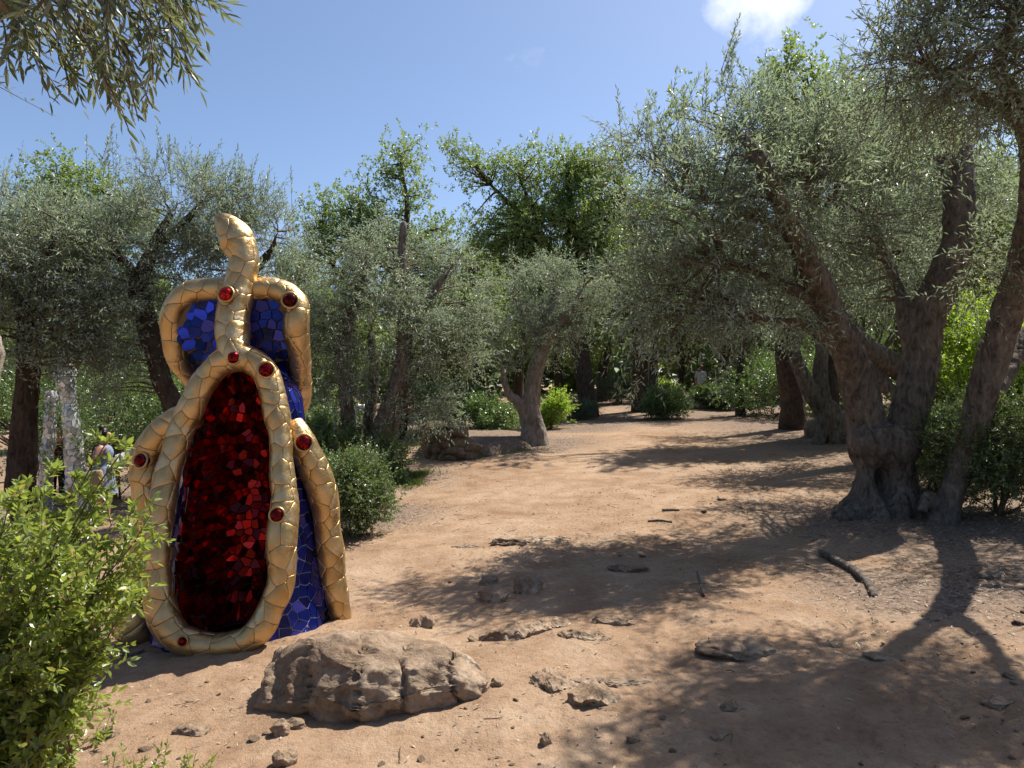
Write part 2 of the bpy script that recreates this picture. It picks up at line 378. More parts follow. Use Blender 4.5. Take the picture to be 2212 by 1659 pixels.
def build_ground():
    ys = [-60, -30, -12, -5, -2, 0.0, 1.0]
    y = 1.6
    while y < 30: ys.append(y); y *= 1.0105
    while y < 400: ys.append(y); y *= 1.12
    ys = np.array(ys)
    s = np.concatenate([-np.geomspace(12, 1.0, 14)[:-1], np.linspace(-1.0, 1.0, 400), np.geomspace(1.0, 12, 14)[1:]])
    X = s[None, :] * np.maximum(np.abs(ys)[:, None], 2.5); Y = np.repeat(ys[:, None], len(s), 1)
    Z = H(X, Y)
    V = np.stack([X, Y, Z], -1).reshape(-1, 3)
    nr, nc = X.shape
    i = np.arange(nr - 1)[:, None] * nc + np.arange(nc - 1)[None, :]
    F = np.stack([i, i + 1, i + nc + 1, i + nc], -1).reshape(-1, 4)
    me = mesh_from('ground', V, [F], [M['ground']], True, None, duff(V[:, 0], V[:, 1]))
    tag(obj('ground', me), 'dry reddish earth clearing with scattered stones', None, None, 'structure')
build_ground()

# ------------------------------------------------------------------ leaves and crowns
TPL = {
    'rhomb': (np.array([(0, 0, 0), (.45, .5, .06), (1, 0, -.04), (.45, -.5, .06)]), np.array([(0, 1, 2, 3)])),
    'leaf8': (np.array([(0, 0, 0), (.28, .42, .05), (.65, .40, .04), (1, 0, -.08), (.65, -.40, .04), (.28, -.42, .05), (.28, 0, -.05), (.65, 0, -.05)]),
              np.array([(0, 6, 1, 1), (6, 7, 2, 1), (7, 3, 2, 2), (0, 5, 6, 6), (5, 4, 7, 6), (4, 3, 7, 7)])),
}
L8F3 = np.array([(0, 6, 1), (7, 3, 2), (0, 5, 6), (4, 3, 7)]); L8F4 = np.array([(6, 7, 2, 1), (5, 4, 7, 6)])

def leaves_mesh(pos, d, nrmv, length, width, tpl='rhomb', fold=1.0):
    "arrays of n leaves -> V, faces, rnd"
    d = nrm(d); w = nrm(np.cross(nrmv, d)); nn = np.cross(d, w)
    T = TPL[tpl][0]; n = len(pos); k = len(T)
    V = pos[:, None, :] + length[:, None, None] * T[None, :, 0, None] * d[:, None, :] + width[:, None, None] * T[None, :, 1, None] * w[:, None, :] \
        + (length[:, None, None] * T[None, :, 2, None] * fold) * nn[:, None, :]
    off = np.arange(n)[:, None, None] * k
    if tpl == 'rhomb': F = [(off + TPL[tpl][1][None]).reshape(-1, 4)]
    else: F = [(off + L8F4[None]).reshape(-1, 4), (off + L8F3[None]).reshape(-1, 3)]
    return V.reshape(-1, 3), F

def twig_leaves(o, d, L, m, leaf, droop, rng, alpha=(0.7, 1.1), upbias=0.7, spread=0.15):
    "leaf positions, directions and normals along n twigs"
    n = len(o); s = (np.linspace(0.12, 1.0, m)[None, :] + rng.uniform(-.03, .03, (n, m)))
    d = nrm(d)
    a = nrm(np.cross(d, rng.normal(size=(n, 3)))); b = np.cross(d, a)
    pos = o[:, None, :] + d[:, None, :] * (L[:, None] * s)[..., None]
    pos[..., 2] -= droop * (s ** 2) * L[:, None]
    td = d[:, None, :] + 0 * pos; td[..., 2] -= 2 * droop * s; td = nrm(td)
    k = np.arange(m)[None, :]; ang = (k % 2) * np.pi + (k // 2) * np.pi / 2 + rng.uniform(-.5, .5, (n, m))
    side = np.cos(ang)[..., None] * a[:, None, :] + np.sin(ang)[..., None] * b[:, None, :]
    al = rng.uniform(alpha[0], alpha[1], (n, m)) * np.where(s > .93, 0.3, 1.0)
    ld = nrm(np.cos(al)[..., None] * td + np.sin(al)[..., None] * side + rng.normal(0, spread, (n, m, 3)))
    nv = rng.normal(size=(n, m, 3)) * (1 - upbias); nv[..., 2] += upbias
    nv = nrm(nv - ld * np.sum(nv * ld, -1, keepdims=True))
    return pos.reshape(-1, 3), ld.reshape(-1, 3), nv.reshape(-1, 3)

class Crown:
    """clumps of leafy shoots spread through the blobs, each clump on a branch that leaves the nearest limb"""
    def __init__(s, seed): s.rng = np.random.RandomState(seed); s.V = []; s.F = []; s.R = []; s.nv = 0; s.bp = []; s.br = []; s.tp = []; s.tr = []; s.tp2 = []; s.tr2 = []
    def add(s, V, F, rnd):
        s.V.append(V); s.F += [f + s.nv for f in F]; s.R.append(rnd); s.nv += len(V)
    def clumps(s, blobs, nclump, gap=0.0, shell=0.45):
        rng = s.rng; C = []; O = []
        vol = np.array([np.prod(b[1]) ** 0.75 for b in blobs]); pr = vol / vol.sum()
        for b, p in zip(blobs, pr):
            k = max(3, int(round(nclump * p)))
            u = nrm(rng.normal(size=(k, 3))); r = (shell ** 3 + (1 - shell ** 3) * rng.uniform(0, 1, k)) ** (1 / 3)
            r = r * (0.82 + 0.28 * vnoise(u * 2.3 + rng.uniform(0, 50), 11))
            C.append(np.array(b[0]) + u * r[:, None] * np.array(b[1])); O.append(nrm(u / np.array(b[1])))
        C = np.vstack(C); O = np.vstack(O)
        if gap > 0:
            keep = vnoise(C / 0.9, int(rng.randint(1000))) > -1 + gap * 2 * 0.5
            C, O = C[keep], O[keep]
        return C, O
    def leafy(s, C, O, per, m, clr, L, leaf, droop, up, tpl='rhomb', stems=True, upbias=0.6, alpha=(.6, 1.1), outw=0.7):
        rng = s.rng; n = len(C) * per
        c = np.repeat(C, per, 0); o = np.repeat(O, per, 0)
        base = c + rng.normal(size=(n, 3)) * clr * 0.5
        d = nrm(o * outw + rng.normal(size=(n, 3)) * 0.65 + np.array([0, 0, up]))
        Ln = rng.uniform(L[0], L[1], n)
        pos, ld, nv = twig_leaves(base, d, Ln, m, leaf, droop, rng, alpha, upbias)
        k = len(pos); ll = leaf[0] * rng.uniform(.65, 1.2, k); ww = leaf[1] * rng.uniform(.75, 1.2, k)
        V, F = leaves_mesh(pos, ld, nv, ll, ww, tpl)
        cr = np.clip(rng.normal(.45, .2, len(C)), 0, 1)
        rnd = np.clip(np.repeat(cr, per * m) * .6 + rng.uniform(0, .45, k), 0, 1)
        s.add(V, F, np.repeat(rnd, len(TPL[tpl][0])))
        if stems:
            t = np.linspace(0, 1, 2)[None, :, None]
            path = base[:, None, :] + d[:, None, :] * Ln[:, None, None] * t; path[..., 2] -= droop * (t[..., 0] ** 2) * Ln[:, None]
            s.tp2.append(path); s.tr2.append(np.repeat(np.array([[.0035, .0015]]), n, 0))
    def branches(s, C, limbs, r0=0.02, r1=0.006):
        if not len(C): return
        rng = s.rng; Lp = np.vstack(limbs)
        d = np.linalg.norm(C[:, None] - Lp[None, :, :3], axis=-1) + np.where(Lp[None, :, 2] > C[:, None, 2], 0.5, 0)
        i = np.argmin(d, 1); A = Lp[i, :3]
        t = np.linspace(0, 1, 6)[None, :, None]
        mid = (A + C) / 2 + rng.normal(size=C.shape) * 0.10 * np.linalg.norm(C - A, axis=1)[:, None]; mid[:, 2] += 0.08 * np.linalg.norm(C - A, axis=1)
        path = A[:, None] * (1 - t) ** 2 + 2 * mid[:, None] * t * (1 - t) + C[:, None] * t ** 2
        path += rng.normal(0, .012, path.shape) * np.sin(np.pi * t)
        ln = np.linalg.norm(C - A, axis=1)
        rr = np.clip(r0 * np.sqrt(ln), .008, .05)
        s.bp.append(path); s.br.append(rr[:, None] * (1 - t[..., 0]) + r1 * t[..., 0])
    def build(s, parent, leafmat, barkmat=None, name='crown', tsides=3):
        V = np.vstack(s.V); R = np.concatenate(s.R)
        me = mesh_from(name, V, s.F, [leafmat], False, None, R)
        o = obj(name, me, parent)
        W = []; F = []; nv = 0
        for pl, rl, sd in ((s.bp, s.br, 4), (s.tp, s.tr, tsides), (s.tp2, s.tr2, 3)):
            if pl:
                v, f = tubes(np.concatenate(pl), np.concatenate(rl), sd, False); W.append(v); F += [x + nv for x in f]; nv += len(v)
        if W: tag(obj('branches', mesh_from('branches', np.vstack(W), F, [barkmat or M['twig']], True), parent), kind='stuff')
        return o

def limb_tube(pts, n=None, sides=10):
    "pts rows (x,y,z,r)"
    pts = np.asarray(pts, float); L = np.linalg.norm(np.diff(pts[:, :3], axis=0), axis=1).sum()
    n = n or max(6, int(L / 0.12)); S = spline(pts, n); S[:, 3] = np.maximum(S[:, 3], .01)
    return S

def trunk_mesh(limbs, mat, voxel=None, bark=0.02, seed=1, sides=10, holes=(), smooth=4):
    "tubes along the limbs, fused into one skin when voxel is given"
    V = []; F = []; nv = 0; S_all = []
    for l in limbs:
        S = limb_tube(l); S_all.append(S)
        v, f = tubes(S[None, :, :3], S[None, :, 3], sides, True)
        V.append(v); F += [x + nv for x in f]; nv += len(v)
    V = np.vstack(V)
    me = mesh_from('trunk', V, F, [mat], True)
    if voxel:
        o = bpy.data.objects.new('tmp', me); COL.objects.link(o)
        md = o.modifiers.new('r', 'REMESH'); md.mode = 'VOXEL'; md.voxel_size = voxel; md.use_smooth_shade = True
        sm = o.modifiers.new('s', 'SMOOTH'); sm.factor = 0.5; sm.iterations = smooth
        dg = bpy.context.evaluated_depsgraph_get(); me2 = bpy.data.meshes.new_from_object(o.evaluated_get(dg))
        bpy.data.objects.remove(o); bpy.data.meshes.remove(me); me = me2; me.name = 'trunk'
        n = len(me.vertices); co = np.empty(n * 3, np.float32); me.vertices.foreach_get('co', co); co = co.reshape(-1, 3).astype(float)
        no = np.empty(n * 3, np.float32); me.vertices.foreach_get('normal', no); no = no.reshape(-1, 3)
        q = co * np.array([1, 1, .25])
        disp = bark * (1.0 * fbm(q * 12, 4, seed, .62, True) + 0.9 * fbm(co * 3.2, 3, seed + 5) + 0.4 * fbm(q * 30, 2, seed + 9))
        co = co + no * disp[:, None]
        for (c, rad, depth, dirv) in holes:
            w = np.exp(-np.sum(((co - np.array(c)) / np.array(rad)) ** 2, 1)); co = co + np.array(dirv) * (w * depth)[:, None]
        me.vertices.foreach_set('co', co.astype(np.float32).ravel()); me.update()
        me.polygons.foreach_set('use_smooth', np.ones(len(me.polygons), bool))
        if not me.materials: me.materials.append(mat)
    return me, S_all

def L_(*rows):
    "limb from rows (u, v, distance, radius)"
    return [tuple(P(u, v, Y)) + (r,) for (u, v, Y, r) in rows]
def B_(u, v, Y, ru, rv, ry=None):
    "foliage blob from its bearing, its distance and its half-sizes in bearing units"
    a, b = ru / PX * Y, rv / PX * Y
    return (P(u, v, Y), (a, ry if ry else 0.5 * (a + b), b))

def shoots_up(cr, pts, leaf, n=3, Lr=(.3, .6), m=24, tpl='rhomb', lean=.26):
    "tall young shoots standing out of the top of a crown"
    rng = cr.rng; o = np.repeat(np.array(pts), n, 0) + rng.normal(0, .12, (len(pts) * n, 3)); k = len(o)
    d = nrm(rng.normal(0, lean, (k, 3)) + np.array([0, 0, 1.0])); L = rng.uniform(Lr[0], Lr[1], k)
    pos, ld, nv = twig_leaves(o, d, L, m, leaf, -.02, rng, (.4, .75), .3)
    V, F = leaves_mesh(pos, ld, nv, leaf[0] * rng.uniform(.6, 1.1, len(pos)), leaf[1] * rng.uniform(.8, 1.1, len(pos)), tpl)
    cr.add(V, F, np.repeat(rng.uniform(.2, .9, len(pos)), len(TPL[tpl][0])))
    t = np.linspace(-.5, 1, 4)[None, :, None]
    cr.tp.append(o[:, None] + d[:, None] * L[:, None, None] * t); cr.tr.append(np.repeat(np.linspace(.005, .0015, 4)[None], k, 0))

OLV = (0.086, 0.0195)
def olive_tree(label, limbs, blobs, nclump, per, seed, Y, mat=None, bark='bark', voxel=.03, tops=(), leaf=OLV, m=12, droop=.18, up=.25, gap=0.5, clr=.26,
               stems=True, holes=(), barkamp=.02, tpl='rhomb', group='olive trees around the clearing', L=(.28, .55)):
    base = np.array(limbs[0][0][:3]); t = thing('olive_tree', label, 'olive tree', (0, 0, 0), group)
    me, S = trunk_mesh(limbs, M[bark], voxel, barkamp, seed, holes=holes)
    obj('trunk', me, t)
    cr = Crown(seed); C, O = cr.clumps(blobs, int(nclump * .86), gap); per = int(per * .84)
    cr.leafy(C, O, per, m, clr, L, leaf, droop, up, tpl, stems)
    cr.branches(C, S)
    if len(tops): shoots_up(cr, [P(*q) for q in tops], leaf)
    cr.build(t, mat or M['olive'], M['twig'])
    rebase(t, base)
    return t
def rebase(t, base):
    "put the thing's origin at its base"
    t.location = base
    for c in t.children: c.location = -np.array(base)

def oak_tree(label, limbs, blobs, nclump, per, seed, mat=None, bark='bark_dark', leaf=(.10, .065), group='oaks at the back of the clearing', gap=.12, m=9, clr=.55, voxel=None, name='oak_tree', cat='oak tree', stems=False):
    t = thing(name, label, cat, (0, 0, 0), group); base = np.array(limbs[0][0][:3])
    me, S = trunk_mesh(limbs, M[bark], voxel, .02, seed, 8); obj('trunk', me, t)
    cr = Crown(seed); C, O = cr.clumps(blobs, nclump, gap, .35)
    cr.leafy(C, O, per, m, clr, (.2, .45), leaf, .05, .35, 'rhomb', stems, .65, (.7, 1.25), .5)
    cr.branches(C, S, .035, .01)
    cr.build(t, mat or M['oak'], M[bark]); rebase(t, base)
    return t

def shrub(label, u, v, Y, w, h, seed, mat, leaf, nclump, per, m=8, name='shrub', group=None, cat='shrub', dpt=None, clr=.16, L=(.1, .24), tpl='rhomb', stems=True, base=None, up=.5, gap=.05):
    "bush standing on the ground at bearing u, distance Y, w x h metres"
    x = (u - 1106) / PX * Y; z = gz(x, Y); t = thing(name, label, cat, (x, Y, z), group)
    if Y > 11: nclump = int(nclump * .58); leaf = (leaf[0] * 1.22, leaf[1] * 1.22); stems = False
    cr = Crown(seed); rng = cr.rng
    blobs = [(np.array((0, 0, h * .52)), (w * .5, (dpt or w) * .5, h * .5))]
    for k in range(6):
        a = rng.uniform(0, 6.28); blobs.append((np.array((math.cos(a) * w * .28, math.sin(a) * (dpt or w) * .28, h * rng.uniform(.3, .72))), (w * .26, w * .26, h * .28)))
    C, O = cr.clumps(blobs, nclump, gap, .5); C[:, 2] = np.maximum(C[:, 2], .06)
    cr.leafy(C, O, per, m, clr, L, leaf, .05, up, tpl, stems, .55, (.6, 1.1), .8)
    far = np.argsort(-(C[:, 2] / h + np.hypot(C[:, 0], C[:, 1]) / w) + rng.uniform(0, .5, len(C)))[:len(C) // 5]
    cr.leafy(C[far], O[far], max(2, per // 5), m + 3, clr, (L[1], L[1] * 2.1), leaf, .04, up * 1.3, tpl, stems, .5, (.6, 1.1), 1.0)
    st = [np.array([(rng.normal(0, .05), rng.normal(0, .05), -.03, .02), (rng.normal(0, .06), rng.normal(0, .06), h * .25, .02)]) for _ in range(4)]
    cr.branches(C[::3], [s for s in st], .016, .005)
    v, f = tubes(np.array([spline(s, 5)[:, :3] for s in st]), np.array([[.022] * 5] * len(st)), 6)
    cr.build(t, mat, M['twig'], 'foliage')
    obj('stem', mesh_from('stem', v, f, [M['twig']], True), t)
    return t

# ------------------------------------------------------------------ the olive trees
def G(u, Y, r, dz=-.08):
    "limb row standing on the ground"
    x = (u - 1106) / PX * Y
    return (x, Y, gz(x, Y) + dz, r)

def gnarled_olive():
    Y = 8.4
    g0 = np.array(G(1915, Y, 0)[:3]); zg = g0[2]
    def q(u, v, dy, r): return tuple(P(u, v, Y + dy)) + (r,)
    limbs = [
        [(g0[0], Y, zg - .1, .42), q(1912, 1080, 0, .30), q(1908, 1030, 0, .24), q(1908, 985, 0, .36), q(1914, 945, 0, .36), q(1912, 915, 0, .22)],
        # left arm, leaning out over the path towards the viewer
        [q(1885, 975, 0, .240), q(1872, 920, .0, .215), q(1858, 850, -.06, .200), q(1842, 790, -.14, .185), q(1800, 690, -.40, .146), q(1762, 600, -.65, .129), q(1722, 510, -.95, .112), q(1690, 440, -1.2, .10), q(1655, 370, -1.4, .077), q(1610, 300, -1.4, .043)],
        # right arm
        [q(1935, 975, 0, 0.232), q(1955, 920, .0, 0.206), q(1975, 850, .05, 0.202), q(1988, 770, .1, 0.198), q(2000, 690, .1, 0.189), q(2030, 620, .05, 0.181), q(2062, 545, 0, 0.172), q(2072, 450, 0, 0.163), q(2070, 360, .05, 0.146), q(2062, 295, .1, 0.129), q(2030, 220, .2, 0.060)],
        [q(1978, 760, .1, 0.112), q(1958, 700, .2, 0.086), q(1945, 640, .3, 0.069), q(1915, 560, .5, 0.052), q(1880, 470, .6, 0.034)],
        [q(2060, 390, .1, 0.077), q(2035, 350, .2, 0.060), q(2015, 310, .3, 0.034)],
        [q(1800, 690, -.40, .086), q(1740, 640, -.5, .06), q(1660, 600, -.6, .043), q(1560, 560, -.8, .026)],
        [q(1722, 510, -.95, .07), q(1650, 480, -.9, .05), q(1560, 440, -.7, .034), q(1470, 420, -.8, .022)],
        [q(1842, 790, -.06, .10), q(1800, 740, -.2, .07), q(1740, 700, -.4, .05), q(1650, 690, -.6, .026)],
        [q(1690, 440, -1.2, .06), q(1760, 380, -.4, .043), q(1840, 300, .5, .026)],
        # burls
        [q(1862, 985, -.12, .12), q(1868, 950, -.16, .18), q(1880, 930, -.12, .10)],
        [q(1945, 1005, -.18, .10), q(1948, 965, -.2, .16), q(1945, 935, -.12, .10)],
        [q(1905, 985, -.22, .12), q(1900, 950, -.22, .15), q(1910, 925, -.1, .10)],
    ]
    rng = np.random.RandomState(3)
    for k, (a, ln, r) in enumerate([(-2.75, .72, .15), (-2.2, .55, .13), (-1.65, .42, .12), (-1.15, .45, .13), (-.6, .62, .13), (-.1, .75, .12), (.6, .5, .13), (1.5, .5, .13), (2.4, .55, .13), (3.1, .6, .13)]):
        c, s_ = math.cos(a), math.sin(a)
        ex, ey = g0[0] + c * ln, Y + s_ * ln
        limbs.append([(g0[0] + c * .20, Y + s_ * .20, zg + .70, .11), (g0[0] + c * .22, Y + s_ * .22, zg + .42, r * .85), (g0[0] + c * .34, Y + s_ * .34, zg + .16, r * .95), (ex, ey, gz(ex, ey) - .07, r * .8)])
    hole = [(tuple(P(1928, 1045, Y - .36)), (.085, .35, .17), .42, (0, 1, 0)), (tuple(P(1868, 1035, Y - .3)), (.045, .4, .22), .16, (0, 1, 0))]
    blobs = [B_(1640, 400, 7.7, 260, 150, 1.1), B_(1500, 470, 7.6, 180, 170, 1.0), B_(1550, 610, 7.5, 200, 120, 1.0), B_(1780, 420, 8.6, 220, 180, 1.2), B_(1900, 300, 9.4, 150, 120, 1.0),
             B_(1640, 690, 7.9, 110, 55, .5), B_(1880, 540, 9.9, 150, 130, .9), B_(1430, 330, 7.8, 90, 70, .6), B_(1720, 270, 8.2, 150, 80, .9), B_(1450, 690, 7.7, 90, 110, .6), B_(2080, 330, 9.6, 90, 170, 1.0)]
    return olive_tree('massive gnarled olive with hollow burled base, splitting into two thick arms, beside the path', limbs, blobs, 300, 22, 21, Y, bark='bark', voxel=.021, holes=hole, barkamp=.026,
                      tops=[(1590, 220, 8.0), (1580, 180, 8.0), (1370, 300, 7.9), (1420, 330, 7.9), (1480, 270, 7.9), (1520, 250, 7.9), (1400, 360, 7.9), (1620, 220, 8.1), (1590, 140, 8.0)])
gnarled_olive()

olive_tree('olive with thick leaning trunk rising out of frame beside the dark shrub',
    [[G(2030, 7.7, .16), *L_((2062, 1040, 7.7, 0.118), (2100, 930, 7.6, 0.132), (2122, 850, 7.5, 0.139), (2150, 760, 7.4, 0.146), (2180, 660, 7.2, 0.139), (2215, 540, 6.9, 0.125), (2235, 400, 6.4, 0.104), (2210, 260, 5.9, 0.077), (2150, 150, 5.5, 0.049))],
     L_((2110, 900, 7.6, 0.070), (2150, 850, 7.8, 0.077), (2210, 740, 8.1, 0.084), (2290, 600, 8.3, 0.070), (2330, 450, 8.3, 0.042)),
     L_((2225, 400, 6.4, 0.070), (2330, 250, 5.9, 0.056), (2420, 60, 5.5, 0.035)),
     L_((2210, 260, 5.9, 0.056), (2100, 200, 5.5, 0.035), (2010, 150, 5.3, 0.021)), L_((2150, 150, 5.5, 0.042), (2200, 0, 5.1, 0.035), (2260, -200, 4.7, 0.021)),
     [G(2030, 7.7, .10), *L_((2010, 1070, 7.7, 0.070), (1990, 1105, 7.65, 0.049))]],
    [B_(2080, 120, 5.3, 170, 120, .65), B_(1960, 165, 5.4, 100, 95, .5), B_(2190, 40, 5.2, 150, 140, .7), B_(2160, 220, 5.6, 110, 80, .5), B_(2180, 560, 6.9, 90, 45, .4), B_(2110, 590, 7.2, 60, 25, .3),
     B_(2420, -20, 5.2, 220, 160, .8), B_(2180, -240, 5.2, 240, 150, .7), B_(2470, 420, 7.4, 180, 220, 1.1)],
    230, 22, 33, 7.5, M['olive'], 'bark', .025, tops=[(1890, 120, 5.4), (1940, 70, 5.4)], up=.1, gap=.4, leaf=(.07, .016), clr=.24)

olive_tree('olive with low diagonal trunks seen between the gnarled arms',
    [[G(2090, 12.6, .2), *L_((2040, 870, 12.6, .2), (1965, 810, 12.5, .22), (1900, 770, 12.4, .2), (1850, 730, 12.3, .17), (1800, 640, 12.2, .12), (1790, 520, 12.2, .08))],
     L_((1990, 890, 12.7, .12), (1930, 850, 12.5, .13), (1870, 795, 12.4, .10), (1820, 720, 12.4, .05))],
    [B_(1830, 560, 12.4, 170, 140, 1.4), B_(1960, 520, 12.8, 140, 170, 1.4), B_(1760, 680, 12.0, 120, 80, .9), B_(2100, 480, 12.5, 130, 140, 1.2)], 130, 20, 41, 12.5, bark='bark', voxel=.04)

olive_tree('small olive with two stems forking low beside a rounded rock',
    [[G(1800, 15.5, .3), *L_((1790, 915, 15.5, .24), (1775, 870, 15.4, .2), (1772, 800, 15.4, .15), (1775, 720, 15.4, .12), (1740, 620, 15.3, .06))],
     L_((1778, 890, 15.4, .2), (1748, 840, 15.3, .17), (1720, 780, 15.2, .14), (1700, 720, 15.1, .11), (1660, 640, 15.0, .06)),
     [G(1830, 15.3, .12), *L_((1810, 900, 15.4, .14), (1790, 870, 15.5, .12))], [G(1765, 15.2, .12), *L_((1780, 905, 15.3, .14), (1784, 870, 15.4, .12))]],
    [B_(1690, 610, 15.2, 150, 110, 1.4), B_(1800, 560, 15.5, 120, 110, 1.3), B_(1600, 660, 15.0, 100, 90, 1.0), B_(1700, 720, 15, 90, 40, .7)], 120, 18, 43, 15.4, bark='bark', voxel=.04)

olive_tree('pale trunked small olive beside the stone wall at the path bend',
    [[G(1152, 16, .34), *L_((1150, 930, 16, .26), (1145, 895, 16, .24), (1150, 850, 16, .19), (1160, 790, 16, .18), (1178, 735, 16, .15), (1190, 660, 16, .1), (1210, 600, 16, .05))],
     L_((1138, 900, 16, .14), (1120, 870, 15.9, .12), (1098, 850, 15.9, .09), (1085, 800, 15.8, .05), (1070, 740, 15.8, .03)),
     L_((1178, 735, 16, .11), (1230, 670, 16, .08), (1260, 620, 16, .04)), L_((1178, 735, 16, .10), (1130, 680, 16, .07), (1100, 620, 16, .04)),
     [G(1175, 15.8, .15), *L_((1162, 925, 15.9, .16), (1152, 890, 16, .15))], [G(1135, 15.7, .13), *L_((1142, 925, 15.9, .15), (1148, 890, 16, .15))]],
    [B_(1150, 620, 16, 110, 80, 1.1), B_(1240, 620, 16, 100, 75, 1.0), B_(1090, 680, 15.8, 60, 80, .8), B_(1110, 760, 15.7, 75, 70, .8), B_(1200, 690, 16.3, 110, 70, 1.0), B_(1280, 680, 16.2, 60, 60, .7)],
    130, 20, 45, 16, bark='bark_pale', voxel=.04, up=.3)

olive_tree('cluster stemmed olive behind the round shrub, three leaning brown stems',
    [[G(800, 12.8, .2), *L_((812, 960, 12.8, .16), (840, 880, 12.8, .155), (866, 800, 12.8, .15), (875, 720, 12.8, .13), (870, 640, 12.8, .11), (868, 560, 12.8, .09), (872, 480, 12.8, .05))],
     [G(757, 12.6, .16), *L_((757, 960, 12.6, .12), (748, 870, 12.6, .12), (738, 780, 12.6, .11), (752, 700, 12.6, .10), (770, 650, 12.6, .08), (790, 590, 12.6, .04))],
     [G(820, 12.9, .15), *L_((835, 980, 12.9, .12), (850, 920, 13, .11), (862, 870, 13.1, .09), (900, 800, 13.2, .05))],
     L_((875, 720, 12.8, .10), (915, 660, 12.8, .08), (955, 605, 12.8, .05), (990, 560, 12.9, .03)),
     [G(790, 13.2, .15), *L_((800, 880, 13.2, .11), (808, 800, 13.2, .09), (800, 720, 13.2, .06))]],
    [B_(860, 570, 12.8, 140, 100, 1.3), B_(960, 620, 12.9, 110, 100, 1.1), B_(740, 640, 12.6, 100, 90, 1.0), B_(820, 720, 12.6, 150, 90, 1.2), B_(960, 750, 12.8, 90, 90, .9), B_(700, 740, 12.6, 60, 100, .8), B_(920, 860, 12.8, 80, 60, .8), B_(1010, 660, 13, 60, 90, .7), B_(740, 840, 12.9, 80, 60, .8)],
    220, 20, 47, 12.8, bark='bark', voxel=.035, droop=.3, gap=.55)

olive_tree('broad olive behind the gold sculpture, dark twisted trunk showing past its shoulder',
    [[G(395, 11.8, .22), *L_((378, 900, 11.8, .16), (350, 820, 11.8, .16), (325, 730, 11.8, .16), (305, 650, 11.8, .16), (300, 610, 11.8, .14), (330, 540, 11.8, .10), (370, 460, 11.8, .05))],
     L_((300, 610, 11.8, .10), (250, 540, 11.8, .07), (220, 470, 11.8, .04)), [G(560, 12.2, .2), *L_((552, 800, 12.2, .15), (540, 600, 12.2, .11), (537, 540, 12.2, .07), (530, 490, 12.2, .03))],
     L_((540, 600, 12.2, .09), (585, 540, 12.2, .05), (600, 500, 12.2, .02)), L_((330, 540, 11.8, .08), (400, 480, 11.8, .06), (450, 420, 11.8, .03))],
    [B_(330, 500, 11.8, 130, 110, 1.2), B_(450, 470, 12, 120, 110, 1.2), B_(560, 510, 12.2, 110, 120, 1.2), B_(600, 660, 12.2, 80, 130, 1.0), B_(240, 560, 11.7, 100, 110, 1.0), B_(420, 620, 12, 110, 110, 1.1), B_(240, 700, 11.8, 90, 100, .9), B_(620, 800, 12.3, 70, 80, .8), B_(280, 800, 11.9, 60, 80, .8), B_(390, 400, 12, 70, 60, .7)],
    270, 21, 51, 12, bark='bark_dark', voxel=.035, tops=[(235, 390, 11.8), (215, 370, 11.8), (330, 390, 11.9), (370, 370, 12), (400, 385, 12), (460, 400, 12), (510, 415, 12), (545, 430, 12), (600, 440, 12.1), (240, 340, 11.8), (350, 350, 12.0), (490, 390, 12)], droop=.1, up=.45)

olive_tree('forked dark trunked olive above the woman in the blue dress',
    [[G(30, 10.8, .17), *L_((38, 960, 10.8, 0.116), (48, 860, 10.8, 0.102), (52, 760, 10.8, 0.102), (52, 690, 10.8, 0.109), (30, 640, 10.8, 0.082), (5, 600, 10.8, 0.075), (-30, 540, 10.8, 0.054), (-60, 450, 10.8, 0.034))],
     L_((52, 690, 10.8, 0.082), (75, 620, 10.8, 0.068), (100, 560, 10.8, 0.048), (130, 480, 10.8, 0.027)),
     [G(62, 11.3, .11), *L_((70, 900, 11.3, 0.082), (78, 800, 11.3, 0.075), (85, 720, 11.3, 0.068), (110, 640, 11.3, 0.041))]],
    [B_(60, 520, 10.8, 130, 100, 1.2), B_(150, 560, 11, 110, 100, 1.1), B_(-60, 560, 10.6, 120, 130, 1.1), B_(200, 680, 11.2, 90, 90, .9), B_(120, 700, 11, 110, 80, .9), B_(20, 720, 10.6, 80, 60, .7), B_(190, 790, 11.4, 70, 60, .6)],
    210, 21, 53, 10.8, bark='bark_dark', voxel=.035, tops=[(8, 440, 10.8), (20, 460, 10.8), (-20, 420, 10.8), (110, 450, 10.8), (8, 410, 10.8)], droop=.12, up=.4)

olive_tree('thin stemmed dark olive behind the low path shrubs',
    [[G(1600, 24, .2), *L_((1597, 860, 24, .14), (1598, 800, 24, .12), (1606, 730, 24, .11), (1600, 640, 24, .08), (1580, 560, 24, .05))]],
    [B_(1590, 590, 24, 90, 90, 1.5), B_(1540, 660, 24, 60, 60, 1.0), B_(1650, 680, 24, 60, 50, 1.0)], 70, 16, 57, 24, M['olive'], 'bark_dark', .06, leaf=(.09, .024))
olive_tree('stout dark olive trunk in the shade behind the forked olive',
    [[G(1712, 18.5, .38), *L_((1712, 880, 18.5, .3), (1705, 820, 18.5, .29), (1698, 770, 18.5, .27), (1690, 690, 18.5, .2), (1670, 600, 18.5, .1))], L_((1698, 770, 18.5, .18), (1740, 690, 18.6, .12), (1770, 600, 18.7, .06))],
    [B_(1690, 560, 18.5, 120, 100, 1.7), B_(1780, 600, 18.8, 90, 80, 1.3), B_(1620, 640, 18.3, 70, 60, 1.0)], 90, 16, 59, 18.5, M['olive'], 'bark_dark', .05, leaf=(.085, .02))

